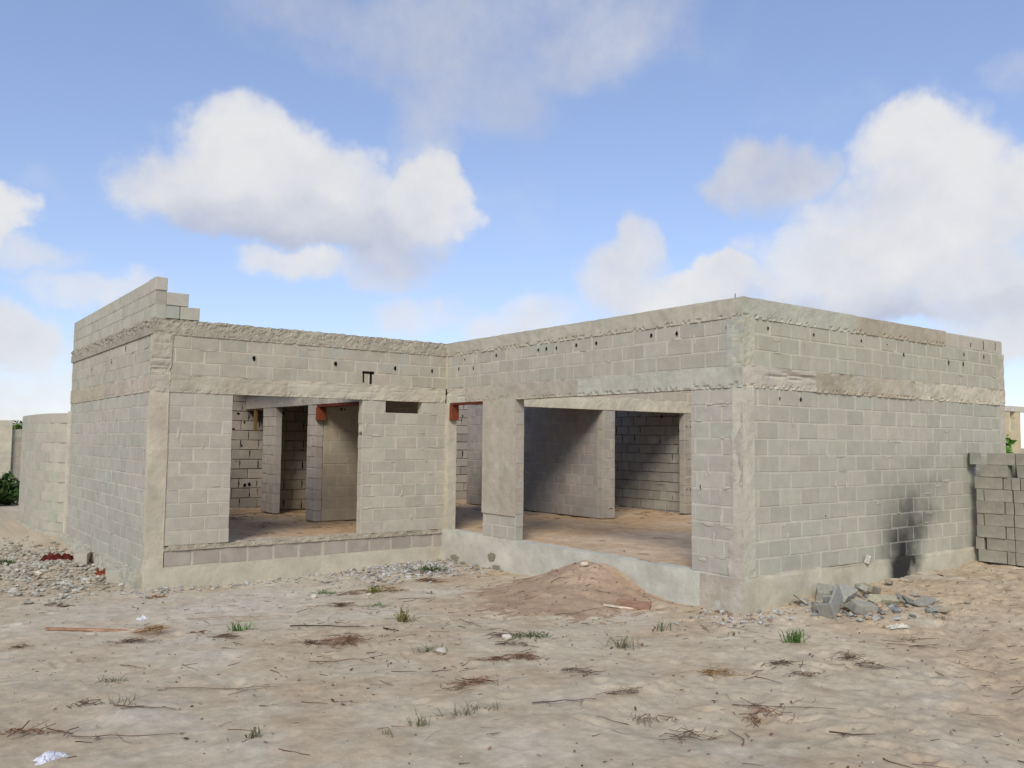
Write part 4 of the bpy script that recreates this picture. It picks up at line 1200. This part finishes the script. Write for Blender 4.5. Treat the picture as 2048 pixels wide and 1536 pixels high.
dg = [(58, 84, 40), (76, 104, 50), (44, 64, 32), (104, 124, 70)]
bush((-5.3, 21.6, -.42), (.75, .6, .62), 1100, .10, dg, 'dark leafy shrub growing before the boundary wall at far left')
bush((-4.7, 22.4, -.42), (.5, .5, .40), 600, .08, [(96, 104, 46), (74, 88, 40), (120, 122, 60)], 'yellowish shrub low against the boundary wall, right of the dark one')
bush((-6.3, 21.8, -.42), (.6, .6, .7), 700, .10, dg, 'dark leafy shrub cut by the left edge of the view')
# far tree, house and bare tree beyond the boundary wall
def crown_tree(loc, r, h, n, s, pal, label, cat='tree'):
    e = empty('leafy_tree', loc, label, cat)
    mb = MB()
    for _ in range(9):
        c = (loc[0] + R.uniform(-1, 1) * r * .6, loc[1] + R.uniform(-1, 1) * r * .6, loc[2] + h - r + R.uniform(-.6, .6) * r)
        leaves(mb, c, (r * .5, r * .5, r * .42), n // 9, s, pal)
    mb.build('crown', M['plant'], e)
    mb = MB()
    top = h - r
    tube(mb, [(loc[0], loc[1], loc[2] - .1), (loc[0] + .05, loc[1], loc[2] + top * .6), (loc[0], loc[1], loc[2] + top)], [r * .10, r * .08, r * .05], lin((92, 76, 58)), 7)
    for k in range(4):
        a = 1.57 * k + .4
        tube(mb, [(loc[0], loc[1], loc[2] + top * .6), (loc[0] + math.cos(a) * r * .5, loc[1] + math.sin(a) * r * .5, loc[2] + top + r * .3)], [r * .05, r * .02], lin((92, 76, 58)), 5)
    mb.build('trunk', M['grit'], e)
crown_tree((-3.0, 38, -.45), 1.0, 2.9, 1300, .10, [(88, 112, 52), (110, 130, 66), (70, 90, 44)], 'round green tree showing over the boundary wall at far left')
hs = empty('tiled_house', (-7.5, 60, -.45), 'distant cream house with a red tiled roof beyond the boundary wall', 'house')
box_part('wall', hs, (-12, 58, -.6), (-2.2, 64, 2.4), lin((214, 200, 160)), 'concrete')
mb = MB()
mb.add([(-12.5, 57.5, 2.42), (-1.7, 57.5, 2.42), (-1.7, 64.5, 2.42), (-12.5, 64.5, 2.42), (-10.5, 61, 3.5), (-3.7, 61, 3.5)], [(0, 1, 5, 4), (2, 3, 4, 5), (1, 2, 5), (3, 0, 4), (3, 2, 1, 0)], lin((168, 96, 76)))
mb.build('roof', M['wood'], hs)
box_part('window', hs, (-4.2, 57.97, 1.0), (-3.2, 58.05, 2.0), lin((70, 74, 80)), 'paper')
tr = empty('bare_tree', (-6.0, 34, -.45), 'leafless tree with thin reddish twigs at the far left edge', 'tree')
mb = MB()
bl_ = []
tube(mb, [(-6.0, 34, -.5), (-5.95, 34, 1.0), (-6.0, 34, 1.8)], [.09, .07, .05], lin((130, 110, 100)), 6)
for _ in range(46):
    a = R.uniform(0, 6.28); z = R.uniform(1.0, 1.9); l = R.uniform(.8, 2.0); up = R.uniform(.3, 1.0)
    p0 = np.array([-6.0, 34, z]); p1 = p0 + np.array([math.cos(a) * l * .5, math.sin(a) * l * .5, up * l * .5]); p2 = p1 + np.array([math.cos(a + R.uniform(-.6, .6)) * l * .5, math.sin(a) * l * .5, (up + .2) * l * .5])
    tube(mb, [p0, p1, p2], [.022, .013, .005], lin((150, 124, 116)), 4)
    for _k in range(3):
        p3 = p1 + (p2 - p1) * R.random()
        tube(mb, [p3, p3 + np.array([R.uniform(-.4, .4), R.uniform(-.3, .3), R.uniform(.1, .5)])], [.009, .004], lin((156, 128, 120)), 3)
mb.build('branches', M['grit'], tr)

# ================================================================== BACKGROUND, RIGHT
# neighbouring shell, aligned with this house, behind its right end
nb = empty('neighbour_shell', (18.5, 5.3, -.2), 'pale unfinished block building with a narrow window opening, behind the house at right', 'building')
FN = Frame((15.5, 5.5), (1, 0), (0, 1))
def nhit(px, py):
    d = ray(px, py); t = (5.5 - CAM[1]) / d[1]; p = CAM + d * t; return p[0] - 15.5, p[2]
wa0, wz1 = nhit(2019.5, 826); wa1, wz0 = nhit(2031, 868)
e0, ez = nhit(2041, 850); _, lz0 = nhit(2020, 822.5); _, lz1 = nhit(2020, 812)
wall('block_wall', FN, e0, -.3, 14, (lz0 + .3) / 14, nb, openings=[(wa0, wa1, wz0 + .02, wz1)], base=lin((196, 184, 152)), mort=lin((204, 192, 160)), var=.06)
rough_beam('lintel_beam', FN, -.5, e0 + 6, lz0, lz1, -.02, T + .02, lin((198, 194, 182)), nb, amp=.006, step=.06, seed=95)
wall('block_wall', FN, e0 + 6, -.3, 14, (lz0 + .3) / 14, nb, start=e0 + 3.2, base=lin((196, 184, 152)), mort=lin((204, 192, 160)), var=.06)
box_part('inner_wall', nb, (15.5 + wa0 - 2.4, 7.8, -.3), (15.5 + wa1 + 1.0, 7.95, lz0 - .35), lin((150, 138, 120)), 'block')
bush((19.8, 6.2, -.25), (.9, .8, 1.3), 1600, .13, [(64, 110, 36), (84, 134, 48), (50, 88, 30)], 'bright green shrub in the gap of the pale building at the right edge')
bush((18.4, 4.3, -.25), (.8, .6, .8), 1000, .12, [(64, 110, 36), (84, 134, 48), (50, 88, 30)], 'bright green shrub just above the block stack at the right edge')
bush((22.6, 9.5, -.25), (1.4, 1.0, 1.2), 1200, .14, dg, 'darker green shrub farther back at the right edge')

# ================================================================== SKY
W = bpy.data.worlds.new('World'); SC.world = W; W.use_nodes = True
nt = W.node_tree
for n in list(nt.nodes): nt.nodes.remove(n)
out = nt.nodes.new('ShaderNodeOutputWorld')
SUN_EL, SUN_AZ = math.radians(38), math.radians(227)
sky = nt.nodes.new('ShaderNodeTexSky'); sky.sky_type = 'NISHITA'; sky.sun_disc = False
sky.sun_elevation = SUN_EL; sky.sun_rotation = SUN_AZ
sky.air_density = 1.0; sky.dust_density = .1; sky.ozone_density = 2.0
bg1 = nt.nodes.new('ShaderNodeBackground'); bg1.inputs['Strength'].default_value = .145
gm = nt.nodes.new('ShaderNodeGamma'); gm.inputs[1].default_value = .66
nt.links.new(sky.outputs[0], gm.inputs[0])
nt.links.new(mixc(nt, 1.0, gm.outputs[0], (.95, .985, 1.20), 'MULTIPLY'), bg1.inputs['Color'])
tcw = nt.nodes.new('ShaderNodeTexCoord')
vec = tcw.outputs['Generated']
sp = nt.nodes.new('ShaderNodeSeparateXYZ'); nt.links.new(vec, sp.inputs[0])
az = mathn(nt, 'ARCTAN2', sp.outputs[0], sp.outputs[1])
el = mathn(nt, 'ARCSINE', sp.outputs[2])
# billowy warp
def nz(scale, det, rough, off):
    mp = nt.nodes.new('ShaderNodeMapping'); mp.inputs['Location'].default_value = off
    nt.links.new(vec, mp.inputs[0])
    n = nt.nodes.new('ShaderNodeTexNoise'); n.inputs['Scale'].default_value = scale; n.inputs['Detail'].default_value = det; n.inputs['Roughness'].default_value = rough
    nt.links.new(mp.outputs[0], n.inputs['Vector'])
    return n.outputs['Fac']
w1 = mathn(nt, 'MULTIPLY', mathn(nt, 'SUBTRACT', nz(9, 5, .55, (0, 0, 0)), .5), .16)
w2 = mathn(nt, 'MULTIPLY', mathn(nt, 'SUBTRACT', nz(9, 5, .55, (5, 3, 1)), .5), .12)
azw = mathn(nt, 'ADD', az, w1); elw = mathn(nt, 'ADD', el, w2)
def azel(px, py):
    d = ray(px, py); return math.atan2(d[0], d[1]), math.asin(d[2])
K = 1 / F_PX
BL = [  # px, py, rx, ry, density, brightness
 (480, 300, 105, 85, 1, 1.0), (560, 350, 190, 90, 1, .95), (430, 375, 150, 75, 1, .95), (670, 390, 130, 80, .9, .95), (350, 385, 85, 50, .75, .92), (860, 390, 80, 75, 1, 1.0),
 (790, 430, 105, 75, .85, .90), (600, 442, 220, 50, .95, .60), (470, 438, 130, 42, .85, .66), (770, 500, 110, 60, .8, .68), (585, 542, 75, 42, .8, .95), (740, 550, 120, 42, .66, .88), (820, 520, 75, 60, .62, .84),
 (660, 40, 190, 80, .52, .72), (920, 70, 240, 110, .60, .68), (1160, 60, 220, 110, .62, .74), (960, 190, 150, 90, .58, .68), (860, 260, 85, 130, .58, .72), (1240, 110, 110, 80, .46, .74),
 (1560, 370, 95, 70, .8, .76), (1820, 310, 125, 75, 1, .96), (1860, 400, 170, 85, 1, .92), (2020, 390, 100, 85, 1, .98), (1740, 490, 140, 90, .9, .88), (1800, 520, 250, 75, 1, 1.02),
 (1610, 570, 190, 50, .8, .84), (1800, 612, 340, 36, .85, .64), (1960, 560, 160, 90, .9, .84), (1435, 548, 55, 42, .9, 1.0), (1350, 592, 130, 55, .95, 1.0), (1285, 500, 42, 62, .7, .9), (1225, 570, 90, 80, .75, .9), (1050, 650, 120, 55, .7, .96),
 (830, 640, 110, 45, .65, .95), (945, 612, 60, 30, .5, .88), (0, 480, 55, 75, 1, 1.0), (75, 515, 80, 34, .62, .92), (60, 360, 55, 28, .35, .85), (215, 582, 105, 34, .62, .95), (40, 670, 90, 48, .8, .94), (60, 790, 200, 80, .6, .93),
 (2030, 650, 120, 60, .8, .92), (2045, 170, 45, 40, .5, .8), (1000, 440, 100, 60, .34, .88), (1060, 400, 50, 60, .3, .9), (1640, 210, 110, 50, .32, .84), (1480, 80, 60, 90, .28, .84), (1040, 480, 60, 40, .3, .88),
]
# clouds outside the picture, so that the rest of the sky is clouded too
for _ in range(26):
    a_ = R.uniform(1.35, 6.1); e_ = R.uniform(.08, 1.2)
    BL.append((None, (a_, e_), R.uniform(150, 420), R.uniform(90, 200), R.uniform(.6, 1), R.uniform(.8, 1)))
dsum = None; bsum = None; wsum = None
for (px, py, rx, ry, dn, br) in BL:
    a_, e_ = azel(px, py) if px is not None else py
    ax = rx * K / max(math.cos(e_), .3) * 1.15; ay = ry * K * 1.15
    u = mathn(nt, 'DIVIDE', mathn(nt, 'SUBTRACT', azw, a_), ax)
    v = mathn(nt, 'DIVIDE', mathn(nt, 'SUBTRACT', elw, e_), ay)
    r2 = mathn(nt, 'MULTIPLY_ADD', u, u, mathn(nt, 'MULTIPLY', v, v))
    f = maprange(nt, r2, .0, 1.9, dn, 0)
    dsum = f if dsum is None else mathn(nt, 'MAXIMUM', dsum, f)
    f2 = mathn(nt, 'MULTIPLY', f, f)
    wsum = f2 if wsum is None else mathn(nt, 'ADD', wsum, f2)
    bsum = mathn(nt, 'MULTIPLY', f2, br) if bsum is None else mathn(nt, 'MULTIPLY_ADD', f2, br, bsum)
edge = mathn(nt, 'SUBTRACT', nz(15, 9, .62, (2, 9, 4)), .5)
den = mathn(nt, 'MULTIPLY_ADD', edge, .95, dsum)
alpha = maprange(nt, den, .10, .95, 0, 1)
alpha = mathn(nt, 'MULTIPLY', alpha, .92)
soft = maprange(nt, dsum, .05, .7, .0, 1.0)
alpha = mathn(nt, 'MULTIPLY', alpha, soft)
bright = mathn(nt, 'DIVIDE', bsum, mathn(nt, 'ADD', wsum, 1e-4))
bright = mathn(nt, 'MULTIPLY_ADD', mathn(nt, 'SUBTRACT', nz(11, 7, .6, (7, 1, 3)), .5), .42, bright)
bf = maprange(nt, bright, .66, 1.0, 0, 1, False)
ccol = mixc(nt, bf, tuple(lin((184, 189, 205))), tuple(lin((228, 227, 226))))
bg2 = nt.nodes.new('ShaderNodeBackground'); bg2.inputs['Strength'].default_value = .66
nt.links.new(ccol, bg2.inputs['Color'])
mx = nt.nodes.new('ShaderNodeMixShader')
nt.links.new(alpha, mx.inputs[0]); nt.links.new(bg1.outputs[0], mx.inputs[1]); nt.links.new(bg2.outputs[0], mx.inputs[2])
nt.links.new(mx.outputs[0], out.inputs[0])
W.cycles.sampling_method = 'MANUAL'; W.cycles.sample_map_resolution = 1024

sl = bpy.data.lights.new('sun', 'SUN'); sl.energy = 1.75; sl.angle = math.radians(22); sl.color = (1.0, .94, .83)
so = bpy.data.objects.new('sun', sl); COL.objects.link(so)
sd = Vector((math.sin(SUN_AZ) * math.cos(SUN_EL), math.cos(SUN_AZ) * math.cos(SUN_EL), math.sin(SUN_EL)))
so.rotation_euler = sd.to_track_quat('Z', 'Y').to_euler(); so.location = (-4, -12, 12)

# ================================================================== CAMERA
cd = bpy.data.cameras.new('camera'); cam = bpy.data.objects.new('camera', cd); COL.objects.link(cam)
cd.sensor_fit = 'HORIZONTAL'; cd.sensor_width = 36; cd.lens = 36 * F_PX / 2048; cd.clip_end = 3000; cd.clip_start = .05
mw = Matrix.Identity(4)
for r_ in range(3):
    mw[r_][0], mw[r_][1], mw[r_][2], mw[r_][3] = CR[r_], CU[r_], -CF[r_], CAM[r_]
cam.matrix_world = mw
SC.camera = cam
vs = SC.view_settings
vs.view_transform = 'Standard'; vs.look = 'None'; vs.gamma = 1.0; vs.use_curve_mapping = False; vs.exposure = 0.70
SC.render.resolution_x, SC.render.resolution_y = 1024, 768
SC.cycles.max_bounces = 8
